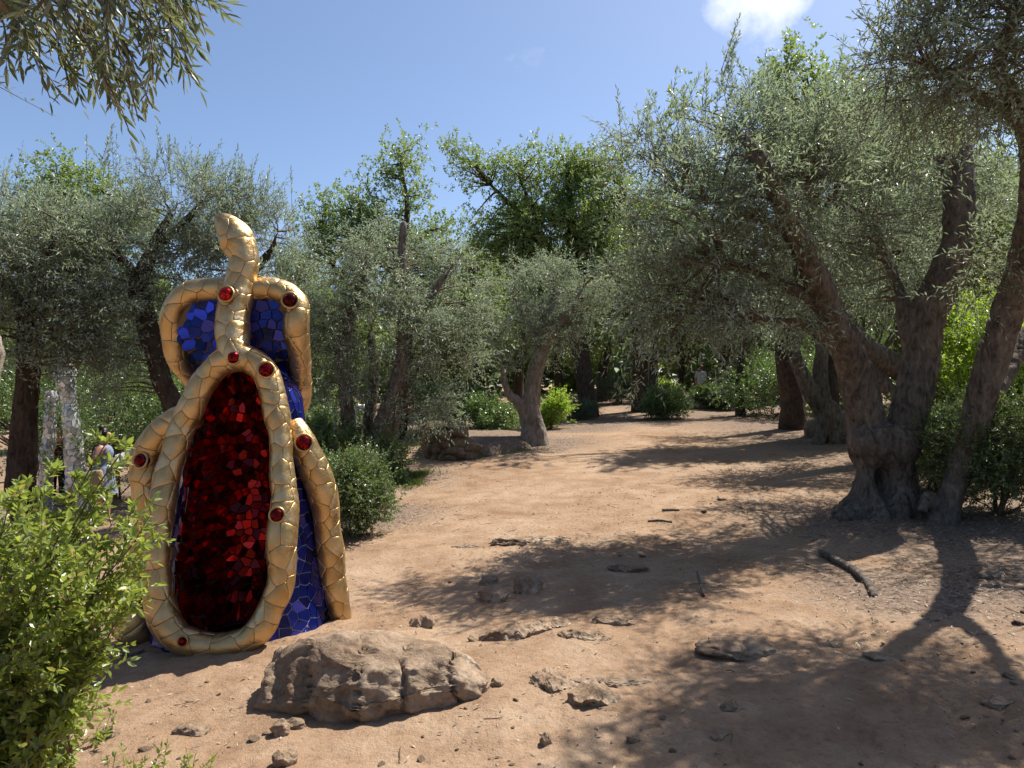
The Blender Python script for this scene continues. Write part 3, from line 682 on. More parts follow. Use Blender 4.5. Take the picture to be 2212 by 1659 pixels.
# the olive whose bough hangs into the top of the view
def overhanging_olive():
    t = thing('olive_tree', 'olive with pale rough trunk cut by the frame edge, its bough hanging across the sky', 'olive tree', (0, 0, 0), 'olive trees around the clearing')
    limbs = [[(-4.35, 5.6, gz(-4.35, 5.6) - .1, .32), (-4.27, 5.6, .2, .28), (-4.34, 5.6, .75, .23), (-4.38, 5.55, 1.25, .24), (-4.25, 5.5, 1.8, .24), (-4.2, 5.2, 2.4, .2), (-3.6, 4.2, 3.15, .16), (-2.6, 3.1, 3.25, .13), (-1.80, 2.46, 3.02, .105), (-1.62, 2.3, 3.0, .085), (-1.3, 2.2, 3.03, .05), (-.9, 2.15, 2.98, .03)],
             [(-4.2, 5.2, 2.4, .16), (-4.6, 5.2, 3.2, .12), (-4.9, 5.0, 4.2, .07)]]
    me, S = trunk_mesh(limbs, M['bark_pale'], .025, .032, 61); obj('trunk', me, t)
    cr = Crown(61); rng = cr.rng
    C, O = cr.clumps([(np.array((-5.2, 5.0, 4.4)), (1.3, 1.2, .9)), (np.array((-3.9, 4.0, 3.9)), (.9, .9, .5))], 34, .05)
    cr.leafy(C, O, 14, 12, .3, (.28, .5), (.06, .014), .2, .1, 'rhomb', True); cr.branches(C, S)
    # hanging sprays that cross the sky
    tips = [(470, 15), (445, 75), (435, 100), (430, 185), (415, 150), (330, 235), (300, 262), (280, 285), (262, 240), (235, 205), (215, 215), (180, 230), (150, 190), (108, 212), (60, 130), (20, 145), (380, 60), (300, 150), (340, 120), (240, 140), (200, 90),
            (350, 20), (120, 60), (90, 110), (40, 70), (400, 110), (260, 190), (330, 180), (160, 110), (420, 45), (310, 100), (10, 100), (70, 80), (220, 170), (370, 150), (290, 215), (140, 30), (60, 20), (230, 30), (330, 60), (390, 30)]
    pos = []; ld = []; nv = []; tp = []
    Lr = S[0][-22:, :3]
    for k, (u, v) in enumerate(tips):
        Yt = rng.uniform(1.95, 2.5); e = P(u, v, Yt)
        a = Lr[np.argmin(np.linalg.norm(Lr[:, [0]] - (e[0] - .25 - rng.uniform(0, .2)), axis=1))] + rng.normal(0, .03, 3)
        if k > 26: a = 0.5 * (a + e) + rng.normal(0, .05, 3)
        mid = (a + e) / 2 + np.array((0.04, 0, .10)) + rng.normal(0, .03, 3)
        tt = np.linspace(0, 1, 14)[:, None]
        path = a * (1 - tt) ** 2 + 2 * mid * tt * (1 - tt) + e * tt ** 2; tp.append(path)
        # leafy side shoots along the outer part, then the tip itself
        segs = [(path[i], nrm(path[-1] - path[i - 1] + rng.normal(0, .09, 3) + np.array((.02, 0, -.04))), rng.uniform(.08, .16)) for i in (5, 8, 10)] + [(path[8], path[-1] - path[8], np.linalg.norm(path[-1] - path[8]))]
        o = np.array([s_[0] for s_ in segs]); d = nrm(np.array([s_[1] for s_ in segs])); Ls = np.array([s_[2] for s_ in segs])
        p_, l_, n_ = twig_leaves(o, d, Ls, 9, None, .05, rng, (.35, .8), .45, .12)
        pos.append(p_); ld.append(l_); nv.append(n_)
        cr.tp.append(np.stack([o + d * Ls[:, None] * q for q in (0, .33, .66, 1)], 1)); cr.tr.append(np.full((len(o), 4), .0013))
    pos = np.vstack(pos); ld = np.vstack(ld); nv = np.vstack(nv); k = len(pos)
    V, F = leaves_mesh(pos, ld, nv, 0.058 * rng.uniform(.65, 1.2, k), .0125 * rng.uniform(.8, 1.2, k), 'leaf8', .6)
    cr.add(V, F, np.repeat(rng.uniform(0, 1, k), 8))
    P14 = np.array(tp); cr.bp.append(P14[:, [0, 2, 5, 8, 11, 13]]); cr.br.append(np.repeat(np.array([.006, .005, .004, .003, .0022, .0016])[None], len(tp), 0))
    cr.build(t, M['olive_near'], M['twig']); rebase(t, np.array(limbs[0][0][:3]))
overhanging_olive()

# ------------------------------------------------------------------ oaks behind
oak_tree('big round crowned oak standing tallest behind the path, its dark limbs showing',
    [[G(1275, 25, .35), *L_((1262, 820, 25, .3), (1250, 740, 25, .28), (1215, 640, 25, .25), (1230, 540, 25, .2), (1235, 470, 25, .14), (1225, 380, 25, .08))], L_((1235, 520, 25, .14), (1290, 480, 25, .1), (1350, 440, 25, .06)), L_((1225, 590, 25, .14), (1140, 480, 25, .1), (1060, 400, 25, .05)), L_((1160, 560, 25, .1), (1155, 470, 25, .08), (1120, 380, 25, .04))],
    [B_(1190, 390, 25, 130, 70, 2), B_(1040, 370, 25, 70, 40, 1), B_(1290, 400, 25, 80, 80, 1.6), B_(1130, 490, 25, 130, 80, 2.0), B_(1250, 500, 25, 120, 90, 2.0), B_(1000, 340, 25, 30, 35, .6), B_(1320, 560, 25, 60, 100, 1.4), B_(1100, 560, 25.5, 100, 60, 1.6)],
    350, 15, 71, stems=True, gap=.2)
oak_tree('slender oak with one tall leafy leader against the sky',
    [[G(860, 22, .28), *L_((868, 800, 22, .22), (870, 650, 22, .18), (872, 540, 22, .12), (880, 450, 22, .08), (870, 380, 22, .05), (862, 320, 22, .03))], L_((870, 620, 22, .12), (800, 520, 22, .08), (770, 430, 22, .04)), L_((868, 680, 22, .12), (740, 600, 22, .08), (690, 500, 22, .04)), L_((872, 560, 22, .08), (920, 500, 22, .04))],
    [B_(862, 345, 22, 48, 40, .8), B_(830, 390, 22, 28, 22, .5), B_(888, 430, 22, 26, 40, .6), B_(770, 440, 22, 50, 60, 1.0), B_(700, 480, 22, 55, 50, 1.0), B_(850, 500, 22, 90, 50, 1.2), B_(750, 560, 22, 110, 60, 1.4), B_(940, 500, 22.5, 60, 30, .8), B_(900, 580, 22.5, 120, 60, 1.4)],
    200, 15, 73, stems=True, gap=.35)
K3 = oak_tree('fresh green oak top rising behind the left hand olives',
    [[G(150, 20, .25), *L_((150, 700, 20, .2), (140, 520, 20, .12), (130, 420, 20, .06))], L_((145, 600, 20, .1), (210, 500, 20, .07), (260, 430, 20, .04))],
    [B_(110, 420, 20, 55, 55, .9), B_(200, 430, 20, 60, 50, 1.0), B_(150, 520, 20, 130, 80, 1.6), B_(270, 480, 20, 60, 50, .9), B_(130, 360, 20, 16, 14, .3)], 120, 15, 75, stems=True)
oak_tree('yellow green oak crown showing above the gnarled olive',
    [[G(1790, 17, .3), *L_((1780, 700, 17, .22), (1760, 450, 17, .15), (1750, 280, 17, .08))], L_((1765, 500, 17, .12), (1830, 350, 17, .08), (1850, 240, 17, .04)), L_((1765, 480, 17, .1), (1690, 330, 17, .06))],
    [B_(1690, 190, 17, 60, 60, 1.0), B_(1740, 150, 17, 22, 36, .5), B_(1790, 200, 17, 60, 45, .9), B_(1850, 230, 17, 60, 50, .9), B_(1760, 300, 17, 120, 80, 1.5), B_(1900, 320, 17, 90, 120, 1.4), B_(2000, 420, 17.5, 120, 160, 1.6), B_(2140, 500, 17.5, 100, 150, 1.5), B_(1470, 240, 17, 26, 22, .4)], 230, 15, 77, stems=True)
oak_tree('thick mossy trunked oak in the middle of the wood',
    [[G(1385, 27, .4), *L_((1385, 800, 27, .34), (1382, 700, 27, .3), (1375, 600, 27, .26), (1350, 500, 27, .16))], L_((1380, 640, 27, .2), (1440, 540, 27, .14), (1480, 470, 27, .07))],
    [B_(1360, 480, 27, 110, 80, 2), B_(1440, 540, 27, 110, 90, 2), B_(1320, 600, 27, 80, 60, 1.4), B_(1500, 440, 27.5, 120, 90, 2), B_(1310, 700, 26, 40, 60, .8)], 200, 15, 79)
oak_tree('dark curved thin trunk leaning beside the mossy oak',
    [[G(1412, 25.5, .2), *L_((1412, 800, 25.5, .16), (1414, 720, 25.5, .14), (1424, 670, 25.5, .13), (1450, 630, 25.5, .1), (1490, 600, 25.5, .06))]],
    [B_(1500, 590, 25.5, 80, 50, 1.2), B_(1450, 570, 25.5, 70, 50, 1.0)], 50, 15, 81)

# copies that fill the wood behind, each on its own spot
src = [oak_tree('dark leaning oak trunk just left of the mossy oak deep in the wood', [[G(1300, 33, .3), *L_((1302, 800, 33, .24), (1312, 740, 33, .2), (1300, 640, 33, .16), (1290, 540, 33, .08))], L_((1306, 690, 33, .12), (1360, 600, 33, .08), (1390, 520, 33, .04)), L_((1302, 660, 33, .1), (1240, 600, 33, .06), (1200, 560, 33, .03))],
        [B_(1290, 540, 33, 100, 70, 2.1), B_(1370, 590, 33, 80, 70, 1.8), B_(1220, 610, 33, 70, 60, 1.6), B_(1300, 660, 33, 110, 50, 1.8), B_(1310, 450, 33, 60, 50, 1.3)], 220, 15, 83, leaf=(.13, .085), group='oaks deep in the wood', name='oak_tree'),
       oak_tree('slim dark oak trunk just right of the pale trunked olive, deep in the wood', [[G(1210, 31, .26), *L_((1208, 830, 31, .2), (1200, 760, 31, .17), (1212, 680, 31, .13), (1220, 600, 31, .07))], L_((1202, 740, 31, .1), (1170, 680, 31, .06))],
        [B_(1215, 600, 31, 80, 60, 1.6), B_(1170, 670, 31, 60, 50, 1.2), B_(1260, 670, 31, 60, 50, 1.2), B_(1220, 740, 31, 80, 40, 1.2)], 150, 15, 85, leaf=(.13, .085), group='oaks deep in the wood', name='oak_tree')]
rngc = np.random.RandomState(12)
spots = [(1030, 30), (960, 33), (1120, 36), (1470, 33), (1560, 35), (1650, 30), (1760, 33), (1860, 27), (1960, 24), (2060, 27), (2180, 23), (2320, 26), (640, 29), (540, 26), (430, 30), (320, 25), (220, 29), (90, 27), (-40, 24), (-200, 27), (760, 34), (870, 38), (1400, 40), (1270, 42), (1700, 40), (2450, 30), (2140, 33), (1590, 42), (1000, 44), (60, 36), (340, 38), (600, 40)]
for i, (u, Y) in enumerate(spots):
    o = copy_tree(src[i % 2]); x = (u - 1106) / PX * Y; s = rngc.uniform(.72, 1.0) if u > 1000 else rngc.uniform(.62, .8)
    o['label'] = next(l for lim, l in ((300, 'oak deep in the wood far behind the mirrored pillars and the woman'), (660, 'oak deep in the wood behind the gold sculpture'), (980, 'oak deep in the wood behind the cluster stemmed olive'), (1330, 'oak deep in the wood behind the pale trunked olive'), (1620, 'oak deep in the wood beyond the isolated path shrub'), (1900, 'oak deep in the wood behind the forked olive'), (9999, 'oak deep in the wood behind the gnarled olive and the leaning trunk')) if u < lim)
    o.location = (x, Y, gz(x, Y) - .05); o.rotation_euler = (0, 0, rngc.uniform(0, 6.28)); o.scale = (s, s, s * rngc.uniform(.9, 1.08))

# the closed wood round the clearing, one far mass
def far_wood():
    cr = Crown(91); rng = cr.rng; n = 4000
    a = rng.uniform(0, 2 * np.pi, n); r = rng.uniform(46, 58, n)
    C = np.stack([np.sin(a) * r, np.cos(a) * r, 0 * r], -1); C[:, 2] = H(C[:, 0], C[:, 1], False) + rng.uniform(0, 1, n) ** 1.1 * (7.4 + 1.3 * vnoise(C / 9, 5))
    cr.leafy(C, nrm(rng.normal(size=C.shape)), 4, 8, 1.3, (.5, 1.1), (.95, .64), .05, .3, 'rhomb', False, .5)
    W = np.vstack(cr.V); o = obj('far_wood', mesh_from('far_wood', W, cr.F, [M['oak']], False, None, np.concatenate(cr.R)))
    tag(o, 'closed green wood far behind the clearing', 'woodland', None, 'stuff')
far_wood()

# ------------------------------------------------------------------ shrubs
shrub('round glossy shrub beside the sculpture on the dirt', 762, 0, 8.4, .98, 1.0, 101, M['shrub'], (.036, .019), 260, 12, 9, clr=.15, L=(.08, .18))
shrub('bright low shrub thicket below the cluster stemmed olive', 715, 0, 12.2, 1.5, 1.15, 102, M['shrub'], (.045, .022), 240, 12, 9, group='shrubs round the clearing')
shrub('leafy shrub sprawling behind the sculpture under the olives', 670, 0, 15, 2.8, 1.6, 103, M['shrub'], (.055, .026), 240, 12, 9)
shrub('small dark shrub at the foot of the three leaning stems', 845, 0, 12.0, .7, .75, 104, M['shrub'], (.045, .022), 90, 12, 8)
shrub('dark rounded shrub beyond the stone wall', 1062, 0, 19, 1.35, 1.1, 105, M['shrub'], (.06, .03), 200, 12, 8)
shrub('sunlit pale green shrub behind the pale trunked olive', 1190, 0, 21, 1.0, 1.05, 106, M['bright'], (.055, .028), 150, 11, 8)
shrub('grey green rosemary like shrub by the mossy path edge', 1255, 0, 24, 1.2, .55, 107, M['grey_shrub'], (.06, .014), 130, 14, 9, up=.9)
shrub('isolated round shrub standing in the middle of the path', 1442, 0, 23.5, 1.75, 1.1, 108, M['shrub'], (.06, .03), 260, 12, 8)
shrub('yellow green shrub just behind the isolated path shrub', 1425, 0, 27, 1.4, 1.15, 109, M['bright'], (.065, .034), 130, 11, 8)
shrub('glossy shrub in front of the distant walker', 1535, 0, 27.5, 1.5, .95, 110, M['shrub'], (.065, .032), 150, 11, 8)
shrub('reddish mixed shrub left of the thin dark stem', 1570, 0, 26.5, 1.2, .9, 111, M['grey_shrub'], (.065, .03), 110, 11, 8)
shrub('feathery grey broom like bush below the white finial', 1555, 0, 31, 2.2, 1.5, 112, M['grey_shrub'], (.09, .012), 160, 14, 9, up=1.2)
shrub('sunlit yellow green thicket behind the leaning trunk', 2110, 0, 12.6, 2.8, 2.7, 113, M['bright'], (.06, .032), 420, 13, 9, clr=.22)
shrub('lime green tall shrub at the frame edge behind the trunks', 2240, 0, 13.5, 2.4, 3.6, 114, M['bright'], (.065, .034), 300, 12, 9, clr=.25)
shrub('dense dark evergreen shrub at the foot of the leaning trunk', 2165, 0, 7.9, 1.45, 1.35, 115, M['shrub'], (.04, .02), 330, 12, 9, clr=.18)
shrub('shaded shrub between the gnarled base and the thicket', 2020, 0, 9.6, .95, 1.15, 116, M['shrub'], (.045, .022), 170, 12, 9)
shrub('wide dark thicket under the shaded olives', 1690, 0, 23, 4.2, 2.0, 117, M['shrub'], (.075, .038), 300, 12, 9, clr=.3, L=(.15, .35))
shrub('dark thicket between the forked olive and the gnarled arms', 1850, 0, 20, 3.2, 2.3, 118, M['shrub'], (.075, .038), 260, 12, 9, clr=.3, L=(.15, .35))
shrub('tall dense bush behind the woman reading', 255, 0, 15.5, 3.0, 3.6, 119, M['shrub'], (.06, .024), 320, 13, 9, clr=.28, L=(.15, .35))
shrub('dark bush filling the gap behind the sculpture base', 490, 0, 15, 3.2, 3.2, 120, M['shrub'], (.06, .026), 260, 12, 9, clr=.28, L=(.15, .35))
shrub('shadowed bush behind the mirrored pillars', 60, 0, 16.5, 3.4, 3.8, 121, M['shrub'], (.065, .028), 260, 12, 9, clr=.3, L=(.15, .35))
shrub('feathery bush at the edge of the wood beside the far path', 1335, 0, 31, 2.0, 1.2, 122, M['grey_shrub'], (.085, .02), 130, 13, 9, up=.9)
shrub('dark hedge like bush beyond the wall terrace', 975, 0, 23, 3.6, 1.5, 123, M['shrub'], (.075, .036), 240, 12, 8, clr=.28, L=(.15, .3))

# ------------------------------------------------------------------ mosaic helpers
def voronoi(sites, lo, hi, per=None):
    "cells of the sites inside the box; per = period along axis 0"
    S = np.asarray(sites, float); n = len(S); src = S
    if per: src = np.vstack([S, S + (per, 0), S - (per, 0)])
    cells = []
    for i in range(n):
        c = S[i]
        poly = [np.array(q, float) for q in ((lo[0] - (per or 0), lo[1]), (hi[0] + (per or 0), lo[1]), (hi[0] + (per or 0), hi[1]), (lo[0] - (per or 0), hi[1]))]
        dd = np.linalg.norm(src - c, axis=1); order = np.argsort(dd)
        for j in order[1:28]:
            if dd[j] < 1e-9: continue
            mid = (c + src[j]) / 2; nn = src[j] - c
            res = []
            for k in range(len(poly)):
                a, b = poly[k], poly[(k + 1) % len(poly)]; da, db = np.dot(a - mid, nn), np.dot(b - mid, nn)
                if da <= 0: res.append(a)
                if da * db < 0: res.append(a + (b - a) * (da / (da - db)))
            poly = res
            if len(poly) < 3: break
        cells.append(np.array(poly) if len(poly) >= 3 else None)
    return cells
def scatter(rng, lo, hi, size, jit=.42):
    "jittered rows of sites"
    S = []; ny = max(1, int(round((hi[1] - lo[1]) / size))); nx = max(1, int(round((hi[0] - lo[0]) / size)))
    for j in range(ny):
        for i in range(nx):
            S.append((lo[0] + (i + .5 + (.25 if j % 2 else -.25) + rng.uniform(-jit, jit)) * (hi[0] - lo[0]) / nx, lo[1] + (j + .5 + rng.uniform(-jit, jit)) * (hi[1] - lo[1]) / ny))
    return np.array(S)
def inset(poly, gap):
    c = poly.mean(0); r = np.linalg.norm(poly - c, axis=1).mean()
    return c + (poly - c) * max(.3, 1 - gap / r)
def flat_tile(p3, n, th, tilt, rng):
    "thin flat glass piece with its own edge"
    c = p3.mean(0); n = nrm(n + rng.normal(0, tilt, 3)); q = p3 - np.outer((p3 - c) @ n, n)
    k = len(q); top = c + (q - c) * .985 + n * th; bot = q - n * .006
    V = np.vstack([bot, top]); i = np.arange(k); j = (i + 1) % k
    if np.dot(np.cross(q[1] - q[0], q[2] - q[0]), n) < 0: sides = np.stack([j, i, i + k, j + k], -1); cap = (np.arange(k) + k)[::-1]
    else: sides = np.stack([i, j, j + k, i + k], -1); cap = np.arange(k) + k
    return V, [sides, cap[None]]
def domed_plate(poly2, surf, th, gap):
    "curved plate that follows the surface, its rim rounded down into the joint"
    pts = []
    for a, b in zip(poly2, np.roll(poly2, -1, 0)):
        pts += [a, (a * 2 + b) / 3, (a + 2 * b) / 3]
    pts = np.array(pts); c = pts.mean(0); k = len(pts)
    r0 = inset(pts, gap); r1 = inset(pts, gap * 5)
    V = np.vstack([surf(r0, -.012), surf(r0, th * .45), surf(r1, th), surf(c + (r1 - c) * .5, th * 1.12), surf(c[None], th * 1.18)])
    i = np.arange(k); j = (i + 1) % k; F4 = np.vstack([np.stack([i + k * a, j + k * a, j + k * (a + 1), i + k * (a + 1)], -1) for a in range(3)])
    F3 = np.stack([i + 3 * k, j + 3 * k, np.full(k, 4 * k)], -1)
    area = np.sum(poly2[:, 0] * np.roll(poly2[:, 1], -1) - poly2[:, 1] * np.roll(poly2[:, 0], -1))
    if area < 0: F4 = F4[:, ::-1]; F3 = F3[:, ::-1]
    return V, [F4, F3]
class Pieces:
    "keeps the largest-showing pieces as objects and the rest as one part"
    def __init__(s, name, mat, parent, limit, smooth): s.n, s.m, s.p, s.lim, s.sm = name, mat, parent, limit, smooth; s.items = []
    def add(s, V, F, key): s.items.append((key, V, F))
    def build(s, rng, restname):
        s.items.sort(key=lambda t: -t[0])
        for key, V, F in s.items[:s.lim]:
            c = V.mean(0); me = mesh_from(s.n, V - c, F, [s.m], s.sm); obj(s.n, me, s.p, c)
        rest = s.items[s.lim:]
        if rest:
            VV = []; FF = []; nv = 0; R = []
            for key, V, F in rest:
                VV.append(V); FF += [np.asarray(f) + nv for f in F]; nv += len(V); R.append(np.full(len(V), rng.uniform()))
            # faces of mixed sizes: bucket by vertex count
            bk = {}
            for f in FF: bk.setdefault(f.shape[1], []).append(f)
            o = obj(restname, mesh_from(restname, np.vstack(VV), [np.vstack(v) for v in bk.values()], [s.m], s.sm, None, np.concatenate(R)), s.p); o['kind'] = 'stuff'

def tube_surface(pts, closed=False, n=160):
    pts = np.asarray(pts, float)
    if closed:
        e = np.vstack([pts[-2:], pts, pts[:3]]); S = spline(e, (len(e) - 1) * 24 + 1)
        S = S[2 * 24:(2 + len(pts)) * 24 + 1]
    else: S = spline(pts, n)
    C, R = S[:, :3], S[:, 3] * (1 + .10 * vnoise(S[:, :3] * 5.5 + 3, 4) + .06 * vnoise(S[:, :3] * 12, 8))
    C = C + .02 * np.stack([vnoise(S[:, :3] * 4 + k * 9, 3) for k in range(3)], -1)
    ln = np.concatenate([[0], np.cumsum(np.linalg.norm(np.diff(C, axis=0), axis=1))])
    T = np.gradient(C, axis=0)
    if closed: T[0] = T[-1] = C[1] - C[-2]
    T = nrm(T)
    ref = np.array([0, 1.0, .12]); A = nrm(np.cross(T, ref)); Bv = np.cross(T, A)
    def f(q, off):
        "q columns: around (0..1 of the mean girth), along (m)"
        t = np.clip(q[:, 1], 0, ln[-1]); g = lambda a: np.stack([np.interp(t, ln, a[:, k]) for k in range(3)], -1)
        th = q[:, 0] * 2 * np.pi; r = np.interp(t, ln, R) + off
        return g(C) + r[:, None] * (np.cos(th)[:, None] * g(A) + np.sin(th)[:, None] * g(Bv))
    return f, ln[-1], R.mean()

def core_tube(f, length, rmean, n=60, sides=14, closed=False):
    i, j = np.meshgrid(np.linspace(0, length, n), np.arange(sides) / sides, indexing='ij')
    V = f(np.stack([j.ravel(), i.ravel()], -1), -.005)
    a = np.arange(n - 1)[:, None] * sides; s_ = np.arange(sides)[None]; s2 = (s_ + 1) % sides
    F = np.stack([a + s_, a + s2, a + sides + s2, a + sides + s_], -1).reshape(-1, 4)
    caps = [] if closed else [np.arange(sides)[None, ::-1], (np.arange(sides) + (n - 1) * sides)[None]]
    return V, F, caps

# ------------------------------------------------------------------ the gold, blue and red mosaic sculpture (a plain abstract niche)
def sculpture():
    ox, oy = -2.04, 5.35; oz = gz(ox, oy - .3) - .02
    t = thing('mosaic_sculpture', 'tall abstract sculpture, gold ribs round a red mirror niche and blue mosaic, on the dirt', 'sculpture', (ox, oy, oz))
    rng = np.random.RandomState(8)
    gold = Pieces('gold_plate', M['gold'], t, 300, True); red = Pieces('red_tile', M['red_tile'], t, 300, False); blue = Pieces('blue_tile', M['blue_tile'], t, 300, False)
    camd = np.array([0.35, -1, 0.05]); camd = camd / np.linalg.norm(camd)
    def front(V, c): return float(c)
    # --- opening outline: half width and depth by height
    Z0, Z1 = .10, 1.98
    def hw(z):
        s = np.clip((z - Z0) / (Z1 - Z0), 0, 1)
        return .36 * np.clip(1 - (2 * s - 1.0) ** 6, 0, 1) ** .5 * (1.06 - .34 * s)
    def yf(z): return -.50 + .17 * np.clip(z, 0, 2.0)      # front face leans back
    xc = lambda z: .02 + .03 * np.sin(z * 2.2)
    # --- red niche: a hollow running back from the opening
    zz = np.linspace(Z0 - .05, Z1 + .06, 40); ph = np.linspace(0, np.pi, 25)
    def niche(q):
        z = q[:, 1]; a = np.clip(q[:, 0], 0, 1) * np.pi; w = hw(np.clip(z, Z0 + .02, Z1 - .06)) * .9 + .06
        return np.stack([xc(z) - np.cos(a) * w, yf(z) + .05 + np.sin(a) * (.25 + .9 * w) * np.clip((Z1 + .12 - z) / .35, .12, 1), z], -1)
    g = np.stack(np.meshgrid(np.linspace(0, 1, 25), zz, indexing='ij'), -1).reshape(-1, 2)
    V = niche(g); V[:, 1] += .012; i = np.arange(24)[:, None] * 40 + np.arange(39)[None]
    F = np.stack([i, i + 40, i + 41, i + 1], -1).reshape(-1, 4)
    obj('niche_lining', mesh_from('niche_lining', V, [F], [M['black_red']], True), t)
    for cell in voronoi(scatter(rng, (0, Z0 - .03), (1.15, Z1 + .05), .06), (0, Z0 - .03), (1.15, Z1 + .05)):
        if cell is None: continue
        q = inset(cell, .004) * np.array([1 / 1.15, 1]); p3 = niche(q); c = q.mean(0)
        e = np.array([[c[0], c[1]], [c[0] + .02, c[1]], [c[0], c[1] + .02]]); pe = niche(e); n = np.cross(pe[1] - pe[0], pe[2] - pe[0]); n = nrm(n)
        if np.dot(n, np.array([0, yf(c[1]) - .3, 0]) - np.array([0, p3.mean(0)[1], 0])) < 0: n = -n
        if np.isnan(n).any(): continue
        red.add(*flat_tile(p3, n, .006, .20, rng), p3.mean(0)[1] + .5 * p3.mean(0)[2])
    red.build(rng, 'red_tile_rest')
    # --- blue body: leaning cone behind the ribs
    def ab(z): s = np.clip(z / 2.0, 0, 1); e = np.sqrt(np.clip(1 - (np.clip(z - 1.72, 0, 1) / .30) ** 2, .02, 1)); return (.66 - .30 * s ** .8) * e, (.52 - .20 * s) * e
    def body(q):
        th = q[:, 0] * 2 * np.pi; a, b = ab(q[:, 1])
        return np.stack([np.sin(th) * a + .02, -np.cos(th) * b + .10 * q[:, 1] / 2 + .02, q[:, 1]], -1)
    def inopen(p): return p[1] < .05 and abs(p[0] - xc(p[2])) < hw(p[2]) + .06 and p[2] < Z1 + .03
    nU, nZ = 72, 40
    g = np.stack(np.meshgrid(np.arange(nU) / nU, np.linspace(-.05, 2.0, nZ), indexing='ij'), -1).reshape(-1, 2); V = body(g)
    F = []
    for a in range(nU):
        for z in range(nZ - 1):
            f = [a * nZ + z, ((a + 1) % nU) * nZ + z, ((a + 1) % nU) * nZ + z + 1, a * nZ + z + 1]
            if not any(inopen(V[k]) and abs(V[k][0] - xc(V[k][2])) < hw(V[k][2]) + .005 for k in f): F.append(f)
    obj('body', mesh_from('body', V, [np.array(F)], [M['pale_grout']], True), t)
    Lu = 3.3
    for cell in voronoi(scatter(rng, (0, -.02), (Lu, 1.98), .085), (0, -.02), (Lu, 1.98), Lu):
        if cell is None: continue
        q = inset(cell, .0035) / np.array([Lu, 1]); p3 = body(q); c = p3.mean(0)
        if inopen(c): continue
        cq = q.mean(0); e = np.array([cq, cq + (.01, 0), cq + (0, .02)]); pe = body(e); n = nrm(np.cross(pe[1] - pe[0], pe[2] - pe[0]))
        if np.dot(n, c - np.array([0, 0, c[2]])) < 0: n = -n
        blue.add(*flat_tile(p3, n, .006, .03, rng), np.dot(n, camd))
    # --- upper blue shield
    sh = [(-.16, 2.58), (-.42, 2.54), (-.56, 2.34), (-.54, 2.06), (-.44, 1.80), (-.26, 1.55), (-.12, 1.45), (.10, 1.50), (.28, 1.68), (.37, 1.95), (.41, 2.25), (.40, 2.46), (.25, 2.55), (.05, 2.56)]
    shx = np.array(sh); cen = shx.mean(0)
    def ybk(z): return .03 + .52 * np.clip((2.2 - np.asarray(z)) / .6, 0, 1)
    from mathutils.geometry import intersect_point_tri_2d
    def inside(p, P_=shx):
        x, y = p; r = False; j = len(P_) - 1
        for i in range(len(P_)):
            if (P_[i, 1] > y) != (P_[j, 1] > y) and x < (P_[j, 0] - P_[i, 0]) * (y - P_[i, 1]) / (P_[j, 1] - P_[i, 1]) + P_[i, 0]: r = not r
            j = i
        return r
    def shield(q, side): # bulges a little to front and back
        d = np.linalg.norm((q - cen) / (.48, .58), axis=1); return np.stack([q[:, 0], ybk(q[:, 1]) + side * .07 * np.clip(1 - d ** 2, 0, 1), q[:, 1]], -1)
    for side in (-1, 1):
        ring = [cen + (shx - cen) * k for k in (1.0, .75, .5, .25)]; V = np.vstack([shield(r, side) for r in ring] + [shield(cen[None], side)]); k = len(shx); i = np.arange(k); j = (i + 1) % k
        F4 = np.vstack([np.stack([i + a * k, j + a * k, j + (a + 1) * k, i + (a + 1) * k], -1) for a in range(3)]); F3 = np.stack([i + 3 * k, j + 3 * k, np.full(k, 4 * k)], -1)
        V[:, 1] -= side * .03
        if side > 0: F4 = F4[:, ::-1]; F3 = F3[:, ::-1]
        obj('shield', mesh_from('shield', V, [F4, F3], [M['grout']], True), t)
        for cell in voronoi(scatter(rng, (-.62, 1.4), (.5, 2.64), .08), (-.62, 1.4), (.5, 2.64)):
            if cell is None or not inside(cell.mean(0)): continue
            p3 = shield(inset(cell, .0035), side); blue.add(*flat_tile(p3, np.array([0, side, 0.0]), .006, .05, rng), -side * 1.2)
    blue.build(rng, 'blue_tile_rest')
    # --- gold ribs
    rim = [(xc(.1), -.52, .06, .085), (-.28, -.50, .14, .10), (-.41, -.46, .42, .098), (-.435, -.38, .85, .088), (-.405, -.28, 1.25, .085), (-.305, -.20, 1.62, .085), (-.16, -.17, 1.93, .095), (.05, -.17, 2.03, .10), (.25, -.18, 1.93, .095), (.345, -.21, 1.60, .085), (.405, -.29, 1.25, .085), (.435, -.38, .85, .095), (.42, -.45, .42, .09), (.30, -.50, .14, .088)]
    ribs = [('rim', rim, True),
            ('rib', [(-.27, -.16, 1.62, .09), (-.50, -.14, 1.52, .11), (-.63, -.12, 1.34, .125), (-.65, -.10, 1.12, .12), (-.64, -.10, .85, .11), (-.72, -.06, .58, .12), (-.77, -.02, .30, .12), (-.80, 0, -.05, .14)], False),
            ('rib', [(.42, -.06, 1.58, .06), (.47, -.08, 1.46, .095), (.52, -.04, 1.28, .105), (.59, 0, 1.05, .105), (.65, .03, .75, .105), (.66, .06, .45, .10), (.71, .08, .22, .09), (.73, .1, -.05, .075)], False),
            ('shield_rim', [(x, float(ybk(z)), z, .088 - .015 * (z < 1.9)) for x, z in sh], True),
            ('mast', [(.03, -.18, 2.0, .10), (-.02, -.14, 2.2, .125), (-.03, -.08, 2.42, .13), (.0, -.03, 2.62, .115), (.02, 0, 2.78, .105), (-.03, 0, 2.92, .125), (-.09, -.01, 3.02, .11), (-.15, -.02, 3.09, .065), (-.185, -.02, 3.115, .012)], False)]
